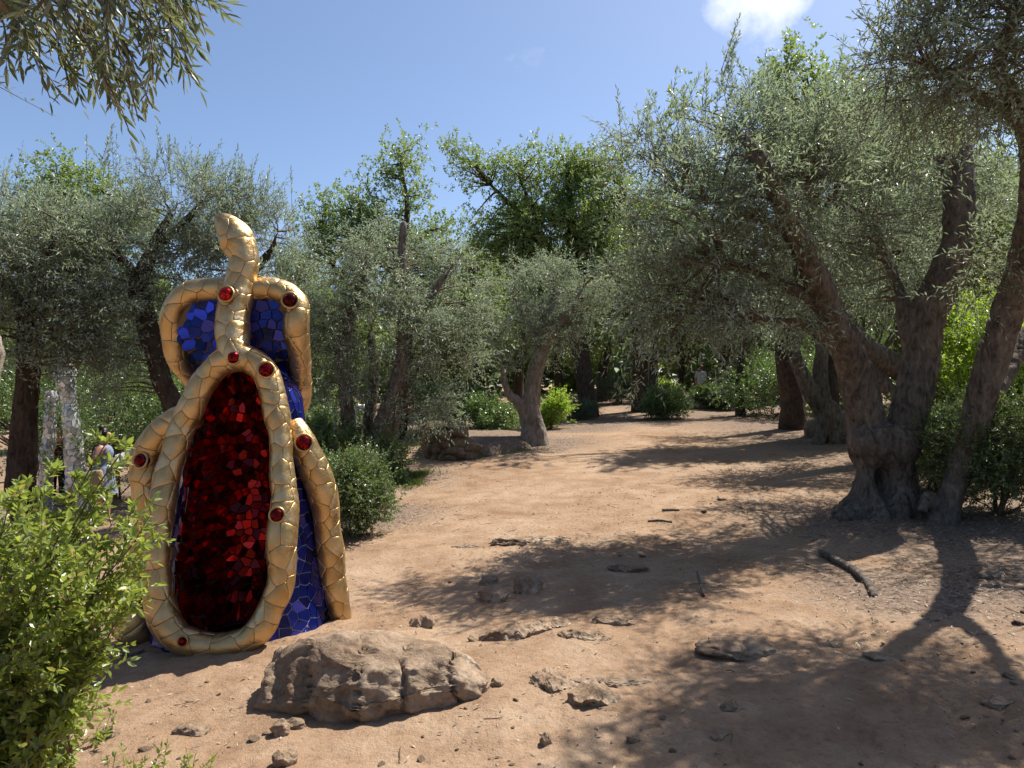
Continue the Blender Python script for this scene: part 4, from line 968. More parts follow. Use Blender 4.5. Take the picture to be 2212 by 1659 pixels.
    for nm, pts, closed in ribs:
        f, Ln, rm = tube_surface(pts, closed)
        V, F, caps = core_tube(f, Ln, rm, 80, 14, closed)
        obj(nm, mesh_from(nm, V, [F] + caps, [M['gold_groove']], True), t)
        gir = 2 * np.pi * rm
        for cell in voronoi(scatter(rng, (0, 0), (gir, Ln), .135, .5), (0, 0), (gir, Ln), gir):
            if cell is None: continue
            s = np.array([1 / gir, 1])
            pl = domed_plate(cell, lambda q, off: f(q * s, off), .0022, .0011)
            c = pl[0][-1]; n = nrm(c - f(cell.mean(0)[None] * s, -rm)[0])
            gold.add(pl[0], [x[:, ::-1] for x in pl[1]] if np.dot(np.cross(pl[0][1] - pl[0][0], pl[0][-1] - pl[0][0]), n) < 0 and False else pl[1], np.dot(n, camd) + .1 * (c[1] < 0))
    gold.build(rng, 'gold_plate_rest')
    # --- red glass bosses in gold rings
    for (x, y, z, r, nx) in [(.05, -.265, 2.04, .045, 0), (.28, -.265, 1.95, .05, .25), (-.03, -.205, 2.50, .05, 0), (.39, -.075, 2.47, .052, .3), (.52, -.165, 1.42, .055, .3), (.425, -.465, .95, .045, .1), (-.63, -.235, 1.30, .05, -.2), (-.16, -.60, .13, .03, 0)]:
        n = nrm(np.array([nx, -1, .15])); a = nrm(np.cross(n, (0, 0, 1))); b = np.cross(n, a); c = np.array((x, y, z))
        th = np.arange(20) * 2 * np.pi / 20; V = []; prof = [(1.0, -.03), (1.0, .010), (.9, .022), (.72, .034), (.4, .044)]
        for rr, hh in prof: V.append(c + r * rr * (np.cos(th)[:, None] * a + np.sin(th)[:, None] * b) + n * hh)
        V = np.vstack(V + [(c + n * .047)[None]]); i = np.arange(20); j = (i + 1) % 20
        F4 = np.vstack([np.stack([i + k * 20, j + k * 20, j + k * 20 + 20, i + k * 20 + 20], -1) for k in range(4)]); F3 = np.stack([i + 80, j + 80, np.full(20, 100)], -1)
        bo = obj('glass_boss', mesh_from('glass_boss', V, [F4, F3], [M['red_tile']], False), t)
        V, F = tubes((c + r * 1.12 * (np.cos(np.append(th, th[0]))[:, None] * a + np.sin(np.append(th, th[0]))[:, None] * b) + n * .008)[None], np.full((1, 21), r * .2), 8, False)
        obj('ring', mesh_from('ring', V, F, [M['gold']], True), bo)
sculpture()

# ------------------------------------------------------------------ mirrored pillars behind the shrub
def pillar(label, u, Y, rows, dome):
    x = (u - 1106) / PX * Y; z = gz(x, Y); t = thing('mirror_mosaic_pillar', label, 'pillar', (x, Y, z - .03), 'mirror mosaic pillars among the olives'); rng = np.random.RandomState(int(u))
    f, Ln, rm = tube_surface(rows); V, F, caps = core_tube(f, Ln, rm, 50, 16)
    obj('shaft', mesh_from('shaft', V, [F] + caps, [M['pale_grout']], True), t)
    tl = Pieces('mirror_tile', M['mirror_tile'], t, 150, False); gir = 2 * np.pi * rm
    for cell in voronoi(scatter(rng, (0, 0), (gir, Ln), .11), (0, 0), (gir, Ln), gir):
        if cell is None: continue
        q = inset(cell, .004) / np.array([gir, 1]); p3 = f(q, .0); n = nrm(p3.mean(0) - f(q.mean(0)[None], -rm * .9)[0]); tl.add(*flat_tile(p3, n, .006, .06, rng), -n[1])
    tl.build(rng, 'mirror_tile_rest')
pillar('taller mirror mosaic pillar with pale domed top behind the leafy shrub', 152, 14.3, [(.16, 0, 0, .24), (.12, 0, .8, .20), (.04, 0, 1.6, .165), (-.05, 0, 2.4, .155), (-.12, 0, 2.8, .20), (-.15, 0, 3.05, .215), (-.16, 0, 3.22, .15), (-.16, 0, 3.28, .03)], True)
pillar('shorter mirror mosaic pillar leaning beside the taller one', 100, 14.5, [(-.04, 0, 0, .17), (.0, 0, .9, .14), (.06, 0, 1.7, .115), (.09, 0, 2.15, .11), (.10, 0, 2.4, .13), (.10, 0, 2.5, .03)], False)

# ------------------------------------------------------------------ boulder, rocks, wall
def ico(sub):
    bm = bmesh.new(); bmesh.ops.create_icosphere(bm, subdivisions=sub, radius=1.0); V = np.array([v.co[:] for v in bm.verts]); F = np.array([[v.index for v in f.verts] for f in bm.faces]); bm.free(); return V, F
ICO = {k: ico(k) for k in (2, 3, 4, 5, 6)}
def rock_verts(sub, size, seed, cuts=9, rough=.10, flat=.6, ridg=0.06, crag=0):
    V, F = ICO[sub]; rng = np.random.RandomState(seed); V = nrm(V.copy())
    for k in range(cuts):
        n = nrm(rng.normal(size=3)); d = rng.uniform(.55, .88); h = V @ n; V = V - np.outer(np.maximum(h - d, 0) * .93, n)
    q = V * 1.6 + seed * 3.7
    V = V * (1 + rough * fbm(q, 4, seed) + ridg * fbm(q * 2.5, 4, seed + 3, .6, True) + .03 * fbm(q * 8, 3, seed + 7))[:, None]
    V = V * np.array(size)
    if crag: V[:, 2] += crag * size[2] * fbm(np.column_stack([V[:, :2] / .05, V[:, 2] * 0]) + seed, 4, seed + 9, .65, True) * (V[:, 2] > -.3 * size[2])
    return V, F
def boulder():
    "faceted loaf: a coarse broken block whose faces are then split and roughened"
    x, y = -.79, 3.98; z = gz(x, y); rng = np.random.RandomState(15)
    bm = bmesh.new(); bmesh.ops.create_icosphere(bm, subdivisions=3, radius=1.0)
    V = np.array([v.co[:] for v in bm.verts]); V = nrm(V + rng.normal(0, .055, V.shape))
    p = 3.0; V = V * ((np.abs(V) ** p).sum(1) ** (-1 / p))[:, None]; X = V[:, 0]
    top = np.interp(X, [-1, -.8, -.5, -.1, .25, .55, .8, 1], [.72, .95, 1.0, .97, .90, .93, .72, .40]); V[:, 2] *= np.where(V[:, 2] > 0, top, 1); V[:, 1] *= np.interp(X, [-1, -.6, 0, .6, 1], [.8, 1, 1, .92, .6])
    S = np.array([.67, .36, .28]); V = V * S
    for n, d in [((-.35, -.62, .70), .335), ((.15, -.70, .70), .33), ((-.2, -.97, -.2), .32), ((.75, -.4, .5), .55), ((-.9, -.2, .35), .57), ((.35, -.9, -.3), .32), ((.5, -.5, .7), .48), ((-.05, -.35, .94), .30), ((.1, -.9, .42), .33)]:
        n = nrm(np.array(n)); h = V @ n; V = V - np.outer(np.maximum(h - d, 0) * .9, n)
    no = nrm(V / S ** 2); V = V + no * (.055 * fbm(V * 4.2, 3, 2) + .03 * fbm(V * 9, 2, 8))[:, None]
    for v, c in zip(bm.verts, V): v.co = c
    bmesh.ops.subdivide_edges(bm, edges=bm.edges[:], cuts=7, use_grid_fill=True)
    bm.normal_update(); V = np.array([v.co[:] for v in bm.verts]); no = np.array([v.normal[:] for v in bm.verts]); F = np.array([[v.index for v in f.verts] for f in bm.faces if len(f.verts) == 3]); bm.free()
    q = V * 4; wob = .05 * fbm(np.stack([V[:, 2] * 9, V[:, 1] * 9, V[:, 0] * 0], -1), 3, 3)
    disp = .020 * fbm(q * 2 + 5, 5, 8, .6, True) + .014 * fbm(q * 7, 4, 4, .6) - .01
    st = fbm(V * np.array([7, 7, 15]) + 3, 3, 21); disp += .010 * np.sign(st) * np.abs(st) ** .4
    for cx, w, dep in [(.0, .006, .045), (.24, .010, .05), (.50, .008, .06), (-.30, .007, .03)]:
        disp -= dep * np.exp(-((V[:, 0] - cx + wob + .14 * (V[:, 2] - .1)) / w) ** 2) * (V[:, 1] < .12)
    for (px, pz, rr, dep) in [(-.30, .10, .07, .05), (.11, .06, .05, .04), (.20, -.02, .05, .04), (-.05, .08, .05, .03), (.40, .10, .05, .035), (-.46, .05, .06, .03)]:
        disp -= dep * np.exp(-(((V[:, 0] - px) ** 2 + (V[:, 2] - pz) ** 2) / rr ** 2) ** 2) * (V[:, 1] < 0)
    V = V + no * disp[:, None]
    o = obj('boulder', mesh_from('boulder', V, [F], [M['rock']], True), None, (x, y, z + .03)); o.rotation_euler = (0, 0, math.radians(-5))
    tag(o, 'large cracked brown boulder on the dirt in front of the sculpture', 'boulder')
boulder()
def rock(name, label, x, y, size, seed, sub=4, sink=.4, mat='bedrock', group=None, cat='rock', rz=0, **kw):
    V, F = rock_verts(sub, size, seed, **kw); o = obj(name, mesh_from(name, V, [F], [M[mat]], True), None, (x, y, gz(x, y) + size[2] * (1 - 2 * sink) ))
    o.rotation_euler = (0, 0, rz); return tag(o, label, cat, group)
def XY(u, v):
    "spot on the ground seen at that bearing"
    Y = 1.6 * PX / (v - 830)
    for _ in range(12):
        x = (u - 1106) / PX * Y; Y = (CAMZ - gz(x, Y)) * PX / (v - 830)
    return (u - 1106) / PX * Y, Y
big = [('pale pointed stone half buried at the edge of the shadow', 1610, 1405, (.27, .16, .075), 201, -.1, .45), ('craggy rock outcrop with dark front beside the boulder', 1195, 1480, (.13, .17, .06), 202, .5, .5),
       ('rugged low outcrop with furrowed front, nearest the camera', 1290, 1510, (.15, .12, .07), 203, .2, .5), ('flat pale slab flush with the dirt beyond the outcrops', 1330, 1470, (.22, .09, .02), 204, .1, .5),
       ('angular dark stone with slanted face in the tree shadow', 1142, 1275, (.14, .11, .10), 205, .3, .38), ('weathered round stone beside the angular dark stone', 1062, 1295, (.13, .10, .07), 206, .1, .4),
       ('rounded stone above its darker neighbour in the shade', 1052, 1262, (.10, .08, .05), 207, .6, .4), ('broad rough outcrop in shade behind the boulder', 1110, 1370, (.27, .14, .07), 208, .2, .52),
       ('pale ledge of bedrock catching sun behind the boulder', 1265, 1375, (.17, .09, .04), 209, -.3, .5), ('long low ledge of pale broken bedrock', 1330, 1345, (.24, .08, .04), 210, -.15, .5), ('crumbled bedrock patch in full sun on the path', 1150, 1168, (.42, .16, .04), 211, .1, .55),
       ('flat stone lying in the sun near the crumbled patch', 1010, 1182, (.16, .10, .03), 212, .1, .4), ('dark flat stone on the shaded path', 1355, 1232, (.20, .09, .045), 213, -.1, .45), ('long pale buried stone at the far side of the boulder', 910, 1350, (.11, .08, .07), 214, .3, .45),
       ('grey stone in the litter near the dark shrub', 2120, 1245, (.16, .12, .07), 215, .2, .45), ('small brown stone at the bottom edge shadow', 1575, 1530, (.045, .035, .03), 216, 0, .4), ('pale chip of stone at the bottom of the frame', 615, 1648, (.06, .04, .05), 217, .8, .35),
       ('upright little brown stone in the foreground sun', 1178, 1605, (.035, .03, .05), 218, .4, .35), ('flat brown stone lying beyond the leafy shrub', 420, 1580, (.11, .07, .035), 219, .2, .45), ('brown stone close to the leafy shrub base', 232, 1590, (.06, .045, .035), 220, .5, .4),
       ('stone cluster lying at the end of the boulder shadow', 605, 1585, (.05, .045, .04), 221, .2, .3), ('pale stone at the boulder foot', 640, 1570, (.09, .045, .03), 222, .1, .4), ('pale slab breaking the dirt at the shade edge', 1905, 1420, (.10, .06, .02), 223, -.3, .5),
       ('rough flat stone in the far right dirt', 2155, 1520, (.09, .05, .03), 224, .1, .4), ('dark stone by the fallen stick end', 2010, 1335, (.10, .07, .03), 225, .2, .45), ('low brown stone sunk in the shaded foreground', 1800, 1395, (.06, .05, .03), 226, .2, .45),
       ('pale flake lying in the foreground shade', 1555, 1590, (.05, .035, .015), 227, .6, .45), ('grey pebble like stone in the sunlit foreground', 1370, 1600, (.035, .03, .02), 228, .9, .4), ('brown crumbly outcrop at the boundary of sun and shade', 1190, 1350, (.16, .09, .045), 229, .3, .5),
       ('small angular stone right of the boulder tip', 1075, 1480, (.04, .035, .025), 230, .3, .35)]
for lab, u, v, sz, sd, rz, sink in big:
    x, y = XY(u, v); rock('stone', lab, x, y, sz, sd, 5 if max(sz) > .15 else 4, sink + (.09 if max(sz) > .08 else .04), 'bedrock' if sd % 3 else 'rock', None, 'stone', rz, cuts=12, rough=.22, ridg=.16, crag=.5 if sd > 201 else .1)
rock('boulder', 'rounded boulder resting against the forked olive', *XY(1765, 945), (.36, .34, .36), 240, 4, .42, 'wallstone', None, 'boulder')
rock('boulder', 'low boulder behind the isolated path shrub', *XY(1502, 893), (.75, .4, .28), 241, 4, .45, 'wallstone', None, 'boulder')
rock('boulder', 'dark mossy boulder beside the round glossy shrub', *XY(845, 1030), (.36, .3, .20), 242, 4, .45, 'wallstone', None, 'boulder')
# loose stones
protos = []
for k in range(8):
    V, F = rock_verts(2, (1, .75, .55), 300 + k, 7, .12); protos.append(mesh_from('loose_stone', V, [F], [M['bedrock']], True))
rngs = np.random.RandomState(77); cnt = 0
while cnt < 120:
    v = 905 + 754 * rngs.uniform(0, 1) ** .85; u = rngs.uniform(250, 2260)
    x, y = XY(u, v)
    if (x + .81) ** 2 / .5 + (y - 4) ** 2 / .25 < 1 or (x + 2) ** 2 + (y - 5.3) ** 2 < .8 or y > 15 or x < -2.3 - .1 * y: continue
    if fbm(np.array([x, y, 3.0]) / 1.3, 2, 5) < rngs.uniform(-.25, .45): continue
    s = min(.055, .009 * math.exp(rngs.normal(.25, .6)) * (1 + .06 * y)); o = obj('loose_stone', protos[cnt % 8], None, (x, y, gz(x, y) + .15 * s)); o.scale = (s, s * rngs.uniform(.7, 1.2), s * rngs.uniform(.6, 1)); o.rotation_euler = (rngs.uniform(-.4, .4), rngs.uniform(-.4, .4), rngs.uniform(0, 6.28))
    tag(o, 'small loose brown stone lying on the bare dirt', 'stone', 'loose stones strewn over the dirt'); cnt += 1

def stone_wall():
    pts = np.array([P(965, 985, 14.4), P(940, 975, 14.9), P(925, 960, 15.6), P(918, 945, 16.6), P(925, 930, 18.0)])[:, :2]
    extra = np.array([P(1015, 985, 14.2)])[:, :2]
    pts = np.vstack([extra, pts]); t = thing('stone_wall', 'low dry stone retaining wall curving along the path below the pale olive', 'wall', (pts[1, 0], pts[1, 1], gz(*pts[1])))
    base = np.array(t.location); rng = np.random.RandomState(4); S = spline(np.hstack([pts, np.zeros((len(pts), 1))]), 15)
    pr = [mesh_from('stone', rock_verts(3, (1, 1, 1), 400 + k, 10, .08)[0], [ICO[3][1]], [M['wallstone']], True) for k in range(6)]
    for i, p in enumerate(S):
        hgt = .62 * min(1, .35 + i / 4); z0 = float(H(np.array([p[0] - .25]), np.array([p[1]]), False)[0]); z = z0 - .05; j = 0
        while z < z0 + hgt:
            hh = rng.uniform(.10, .17); o = obj('stone', pr[(i * 3 + j) % 6], t); o.scale = (rng.uniform(.17, .24), rng.uniform(.17, .25), hh)
            o.location = np.array([p[0] + rng.normal(0, .03) + .05 * j, p[1] + rng.normal(0, .04), z + hh * .6]) - base; o.rotation_euler = (rng.uniform(-.2, .2), rng.uniform(-.2, .2), rng.uniform(0, 6.28)); z += hh * 1.25; j += 1
stone_wall()
# the terrace fill behind the wall
def terrace():
    x0, y0 = -.9, 16.6; V, F = ICO[5]; V = V.copy() * np.array([1.35, 2.3, .46]); V[:, 2] += .02 * fbm(V * 3, 3, 4); V[:, 2] = np.minimum(V[:, 2], .30 + .03 * fbm(V * 2, 3, 6))
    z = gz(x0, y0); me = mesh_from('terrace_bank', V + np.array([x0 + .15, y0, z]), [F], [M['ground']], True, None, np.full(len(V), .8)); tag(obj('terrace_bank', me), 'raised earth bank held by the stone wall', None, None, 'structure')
terrace()

# ------------------------------------------------------------------ sticks
def stick(label, pts, r, name='fallen_branch', group=None):
    S = []
    for (u, v, dz, rr) in pts:
        x, y = XY(u, v); S.append((x, y, gz(x, y) + dz, rr * r))
    me, _ = trunk_mesh([S], M['bark'], .012 if r > .03 else None, .006, 5, 7); o = obj(name, me); return tag(o, label, 'branch', group)
stick('long bare fallen branch lying in the dappled shade', [(1770, 1198, .03, .8), (1805, 1218, .035, 1), (1838, 1235, .03, 1.05), (1868, 1258, .03, 1), (1890, 1290, .0, .8)], .032)
stick('short forked stick poking up in the shade', [(1520, 1290, .01, .8), (1513, 1275, .05, 1), (1506, 1262, .1, .6)], .012)
stick('thin stick on the sunny path before the far shadow', [(1430, 1105, .012, 1), (1450, 1104, .014, 1), (1468, 1104, .01, .6)], .018)
stick('tiny bent stick far up the shaded path', [(1550, 1078, .03, .6), (1556, 1082, .012, 1), (1568, 1081, .01, .8)], .016)
stick('curved thin twig lying on the path in half shade', [(1400, 1128, .01, 1), (1425, 1127, .014, 1), (1452, 1130, .01, .6)], .012)
stick('dark thin stick near the leafy shrub and the gold leg', [(260, 1420, .01, .7), (290, 1418, .015, 1), (312, 1416, .01, .7)], .012)

# ------------------------------------------------------------------ people
M['skin'] = plain_mat('skin', (0.42, 0.22, 0.15), 0.5, 0, .35, .08, 20)
M['hair_dark'] = plain_mat('dark_hair', (0.018, 0.012, 0.010), 0.5, 0, .4, .3, 60, .3)
M['hair_red'] = plain_mat('auburn_hair', (0.10, 0.035, 0.022), 0.5, 0, .4, .3, 60, .3)
M['dress'] = plain_mat('blue_grey_cotton', (0.17, 0.20, 0.29), 0.85, 0, .15, .12, 25, .2)
M['cloth_white'] = plain_mat('white_cotton', (0.72, 0.72, 0.74), 0.85, 0, .15, .06, 25, .2)
M['cloth_grey'] = plain_mat('grey_cotton', (0.42, 0.41, 0.43), 0.85, 0, .15, .08, 25, .2)
M['cloth_dark'] = plain_mat('dark_cotton', (0.020, 0.020, 0.026), 0.85, 0, .15, .2, 25, .2)
M['cloth_maroon'] = plain_mat('maroon_cotton', (0.085, 0.022, 0.020), 0.85, 0, .15, .2, 25, .2)
M['cloth_ochre'] = plain_mat('ochre_cotton', (0.36, 0.17, 0.05), 0.85, 0, .15, .15, 25, .2)
M['lens'] = plain_mat('dark_lens', (0.008, 0.007, 0.007), 0.15, 0, .6, .1)
M['leather'] = plain_mat('black_leather', (0.02, 0.018, 0.02), 0.5, 0, .4, .2, 30, .2)
M['straw'] = plain_mat('woven_straw', (0.36, 0.27, 0.16), 0.9, 0, .15, .25, 60, .4)

def skin_mesh(name, chains, mat, sub=2):
    "chains of (x,y,z,r) rows that share points by position, grown into one body"
    idx = {}; verts = []; rad = []; edges = []
    for ch in chains:
        prev = None
        for (x, y, z, r) in ch:
            k = (round(x, 4), round(y, 4), round(z, 4))
            if k not in idx: idx[k] = len(verts); verts.append(k); rad.append(r)
            if prev is not None and prev != idx[k]: edges.append((prev, idx[k]))
            prev = idx[k]
    me = bpy.data.meshes.new(name); me.from_pydata(verts, edges, [])
    o = bpy.data.objects.new('tmp', me); COL.objects.link(o)
    md = o.modifiers.new('s', 'SKIN'); md.use_smooth_shade = True
    sv = me.skin_vertices[0].data
    for i, r in enumerate(rad): sv[i].radius = (r, r); sv[i].use_root = (i == 0)
    sb = o.modifiers.new('b', 'SUBSURF'); sb.levels = sub; sb.render_levels = sub
    dg = bpy.context.evaluated_depsgraph_get(); m2 = bpy.data.meshes.new_from_object(o.evaluated_get(dg)); m2.name = name
    bpy.data.objects.remove(o); bpy.data.meshes.remove(me)
    m2.materials.clear(); m2.materials.append(mat)
    m2.polygons.foreach_set('use_smooth', np.ones(len(m2.polygons), bool))
    return m2
def loft(name, rings, mat, sides=28, ruffle=0.0, closed=True, seed=1):
    "rings rows (cx, cy, z, rx, ry)"
    R = spline(np.array(rings, float), len(rings) * 4); th = np.arange(sides) * 2 * np.pi / sides
    w = 1 + ruffle * np.sin(th[None] * 9 + 1.5 * np.sin(th[None] * 2)) * np.clip((R[0, 2] - R[:, 2]) / max(1e-6, R[0, 2] - R[-1, 2]) - .25, 0, 1)[:, None] * 1.3
    V = np.stack([R[:, 0, None] + R[:, 3, None] * np.cos(th) * w, R[:, 1, None] + R[:, 4, None] * np.sin(th) * w, np.repeat(R[:, 2, None], sides, 1)], -1).reshape(-1, 3)
    V = V + (.006 * fbm(V * 14, 3, seed))[:, None] * np.array([1, 1, 0])
    n = len(R); a = np.arange(n - 1)[:, None] * sides; s_ = np.arange(sides)[None]; s2 = (s_ + 1) % sides
    F = np.stack([a + s_, a + sides + s_, a + sides + s2, a + s2], -1).reshape(-1, 4)
    return mesh_from(name, V, [F, np.arange(sides)[None]], [mat], True)
def fingers(hx, hy, hz, d, side, r=.0085):
    "four fingers and a thumb leaving the hand"
    d = nrm(np.array(d, float)); sd = nrm(np.cross(d, (0, 0, 1))); up = np.cross(sd, d); out = []
    h = np.array((hx, hy, hz))
    for k, (o_, ln) in enumerate([(-.026, .06), (-.009, .072), (.009, .07), (.026, .055)]):
        a = h + sd * o_ + d * .02; b = a + d * ln * .5 - up * .006; c = b + d * ln * .45 - up * .022
        out.append([(*h, .026), (*a, r * 1.1), (*b, r), (*c, r * .8)])
    a = h + sd * .03 * side; b = a + sd * .022 * side + d * .025; c = b + d * .025 - up * .01
    out.append([(*h, .026), (*a, r * 1.3), (*b, r * 1.1), (*c, r * .85)])
    return out
def person(label, x, y, rz, scale, top, bottom, hair, pose, dress=False, bun=False, shades=False):
    t = thing('person', label, 'person', (x, y, gz(x, y)), None, rz); t.scale = (scale,) * 3
    pel, spn, che, nkb, nck, hd, ht = (0, 0, .90, .12), (0, 0, 1.06, .11), (.01, 0, 1.24, .125), (.015, 0, 1.36, .065), (.035, 0, 1.43, .048), (.065, 0, 1.53, .078), (.05, 0, 1.60, .06)
    ch = [[pel, spn, che, nkb, nck, hd, ht], [hd, (.105, 0, 1.485, .045)], [hd, (.14, 0, 1.515, .022), (.163, 0, 1.505, .010)]]
    for s_ in (-1, 1):
        ch.append([che, (.0, s_ * .15, 1.345, .056), (pose['el' if s_ > 0 else 'er'] + (.040,)), (pose['wl' if s_ > 0 else 'wr'] + (.026,)), (pose['hl' if s_ > 0 else 'hr'] + (.026,))])
        hx, hy, hz = pose['hl' if s_ > 0 else 'hr']; w = pose['wl' if s_ > 0 else 'wr']
        ch += fingers(hx, hy, hz, (hx - w[0], hy - w[1], hz - w[2]), s_)
        st = .05 * s_ * pose.get('stride', .4)
        ch.append([pel, (0, s_ * .085, .84, .095), (.02 + st * 1.2, s_ * .09, .47, .06), (-.01 + st * 2, s_ * .09, .09, .038), (.02 + st * 2, s_ * .092, .035, .034), (.13 + st * 2, s_ * .1, .025, .026)])
    obj('body', skin_mesh('body', ch, M['skin']), t)
    V, F = ICO[4]; V = V.copy(); keep = None
    hv = V * np.array([.108, .094, .108]) * (1 + .05 * fbm(V * 4, 3, 2))[:, None]; hv[:, 0] -= np.clip(V[:, 0], 0, 1) * .055 + .0; hv[:, 2] += np.where((V[:, 0] > .1) & (V[:, 2] < .2), .035, 0)
    hv += np.array([.035, 0, 1.565])
    ho = obj('hair', mesh_from('hair', hv, [F], [M[hair]], True), t)
    if bun: obj('bun', mesh_from('bun', V * np.array([.05, .055, .05]) * (1 + .08 * fbm(V * 5, 3, 4))[:, None] + np.array([-.02, 0, 1.672]), [F], [M[hair]], True), ho)
    if shades:
        g = []; 
        for s_ in (-1, 1): g.append(spline(np.array([(.148, .02 * s_, 1.535), (.142, .05 * s_, 1.537), (.11, .075 * s_, 1.538), (.05, .085 * s_, 1.54)]), 8))
        v, f = tubes(np.array(g), np.array([[.017, .018, .017, .012, .006, .004, .004, .004]] * 2), 8); obj('sunglasses', mesh_from('sunglasses', v, f, [M['lens']], True), t)
    if dress:
        obj('dress', loft('dress', [(.012, 0, 1.365, .07, .12), (.015, 0, 1.33, .115, .158), (.02, 0, 1.24, .150, .172), (.012, 0, 1.12, .130, .150), (.008, 0, 1.02, .122, .145), (.0, 0, .95, .15, .18), (.0, 0, .8, .185, .21), (0, 0, .65, .205, .235), (0, 0, .52, .225, .25)], M[top], 40, .06), t)
    else:
        so = obj('shirt', loft('shirt', [(.012, 0, 1.39, .065, .075), (.01, 0, 1.36, .11, .165), (.015, 0, 1.25, .148, .185), (.01, 0, 1.1, .135, .165), (0, 0, .95, .145, .17), (0, 0, .85, .155, .18)], M[top], 32, .02), t)
        for s_ in (-1, 1):
            e = np.array(pose['el' if s_ > 0 else 'er']); a = np.array((0, s_ * .15, 1.345)); v, f = tubes(np.array([spline(np.array([a + (e - a) * -.1, a + (e - a) * .4, a + (e - a) * .8]), 6)]), np.array([[.072, .07, .068, .064, .062, .062]]), 12); obj('sleeve', mesh_from('sleeve', v, f, [M[top]], True), so)
        legs = []
        for s_ in (-1, 1):
            st = .05 * s_ * pose.get('stride', .4); legs.append(spline(np.array([(0, s_ * .06, .92), (0, s_ * .085, .80), (.02 + st * 1.2, s_ * .09, .47), (-.01 + st * 2, s_ * .09, .09)]), 10))
        v, f = tubes(np.array(legs), np.array([[.13, .128, .12, .11, .098, .088, .08, .074, .068, .064]] * 2), 14); obj('trousers', mesh_from('trousers', v, f, [M[bottom]], True), t)
    return t
relaxed = dict(el=(-.03, .22, 1.08), wl=(.04, .23, .84), hl=(.06, .225, .77), er=(-.03, -.22, 1.08), wr=(.04, -.23, .84), hr=(.06, -.225, .77), stride=1.5)
wx, wy = P(222, 0, 12.4)[:2]
read = dict(el=(.06, .22, 1.09), wl=(.27, .13, 1.10), hl=(.33, .10, 1.14), er=(-.10, -.24, 1.10), wr=(.03, -.19, 1.24), hr=(.06, -.165, 1.29), stride=.6)
wrz = math.radians(14)
wom = person('woman in sleeveless blue grey dress and sunglasses, dark hair in a bun, reading a leaflet', wx, wy, wrz, 1.0, 'dress', None, 'hair_dark', read, True, True, True)
def at_person(t, p):
    return Matrix.LocRotScale(t.location, t.rotation_euler, t.scale) @ Vector(p)
def leaflet():
    m, nt, o = newmat('printed_paper'); tc = N(nt, "TexCoord"); br = N(nt, "TexBrick"); br.inputs['Scale'].default_value = 7; br.inputs['Color1'].default_value = (.7, .66, .72, 1); br.inputs['Color2'].default_value = (.62, .58, .66, 1); br.inputs['Mortar'].default_value = (.16, .14, .2, 1); br.inputs['Mortar Size'].default_value = .035
    nt.links.new(tc.outputs['Object'], br.inputs['Vector']); n = noise_tex(nt, tc.outputs['Object'], 9, 2); r = ramp(nt, [(.52, (0, 0, 0)), (.56, (1, 1, 1))]); nt.links.new(n, r.inputs[0])
    c = mixrgb(nt, r.outputs[0], (.72, .69, .74), br.outputs[0]); p = N(nt, "BsdfPrincipled"); p.inputs['Roughness'].default_value = .7; nt.links.new(c, p.inputs['Base Color']); nt.links.new(p.outputs[0], o.inputs[0])
    g = np.stack(np.meshgrid(np.linspace(-.15, .15, 7), np.linspace(-.105, .105, 5), indexing='ij'), -1).reshape(-1, 2); z = .03 * np.abs(g[:, 0]) / .15 + .006 * np.sin(g[:, 1] * 20)
    top = np.column_stack([g, z]); V = np.vstack([top, top - (0, 0, .0012)]); i = (np.arange(6)[:, None] * 5 + np.arange(4)[None]).ravel(); F = np.stack([i, i + 5, i + 6, i + 1], -1)
    ob = obj('leaflet', mesh_from('leaflet', V, [F, F[:, ::-1] + 35], [m], True)); q = at_person(wom, (.34, .03, 1.17)); ob.location = q; ob.rotation_euler = (math.radians(38), math.radians(-30), math.radians(10))
    tag(ob, 'printed paper leaflet held open by the woman in the blue dress', 'leaflet')
leaflet()
def bag():
    q = at_person(wom, (-.06, -.22, .82)); t = thing('shoulder_bag', 'woven straw bag hanging from the shoulder of the woman in the blue dress', 'bag', q, None, wrz)
    obj('pouch', loft('pouch', [(0, 0, .14, .10, .03), (0, 0, .10, .125, .05), (0, 0, 0, .14, .065), (0, 0, -.12, .13, .06), (0, 0, -.16, .09, .03)], M['straw'], 24), t)
    S = spline(np.array([(.06, .01, .12), (.06, .03, .35), (.055, .06, .52), (.02, .075, .565), (-.05, .08, .5), (-.06, .03, .3), (-.07, .01, .12)]), 24); v, f = tubes(S[None], np.full((1, 24), .011), 6); obj('strap', mesh_from('strap', v, f, [M['leather']], True), t)
bag()
dx, dy = P(124, 0, 15.2)[:2]
cam_p = dict(el=(.08, .2, 1.10), wl=(.25, .06, 1.20), hl=(.29, .04, 1.24), er=(.08, -.2, 1.10), wr=(.25, -.06, 1.20), hr=(.29, -.04, 1.24), stride=.4)
cp = person('visitor in dark maroon clothes holding a camera between the mirrored pillars', dx, dy, math.radians(-50), 1.04, 'cloth_maroon', 'cloth_dark', 'hair_dark', cam_p)
def camera_thing():
    q = at_person(cp, (.33, 0, 1.26)); t = thing('photo_camera', 'small black camera held by the visitor in maroon', 'camera', q, None, math.radians(-50))
    bm = bmesh.new(); bmesh.ops.create_cube(bm, size=1); bmesh.ops.scale(bm, vec=(.045, .12, .075), verts=bm.verts); bmesh.ops.bevel(bm, geom=bm.edges[:], offset=.008, segments=2, affect='EDGES'); me = bpy.data.meshes.new('housing'); bm.to_mesh(me); bm.free(); me.materials.append(M['lens']); obj('housing', me, t)
    v, f = tubes(np.array([[(.02, 0, 0), (.05, 0, 0), (.075, 0, 0)]]), np.array([[.03, .03, .027]]), 14); obj('lens', mesh_from('lens', v, f, [M['lens']], True), t)
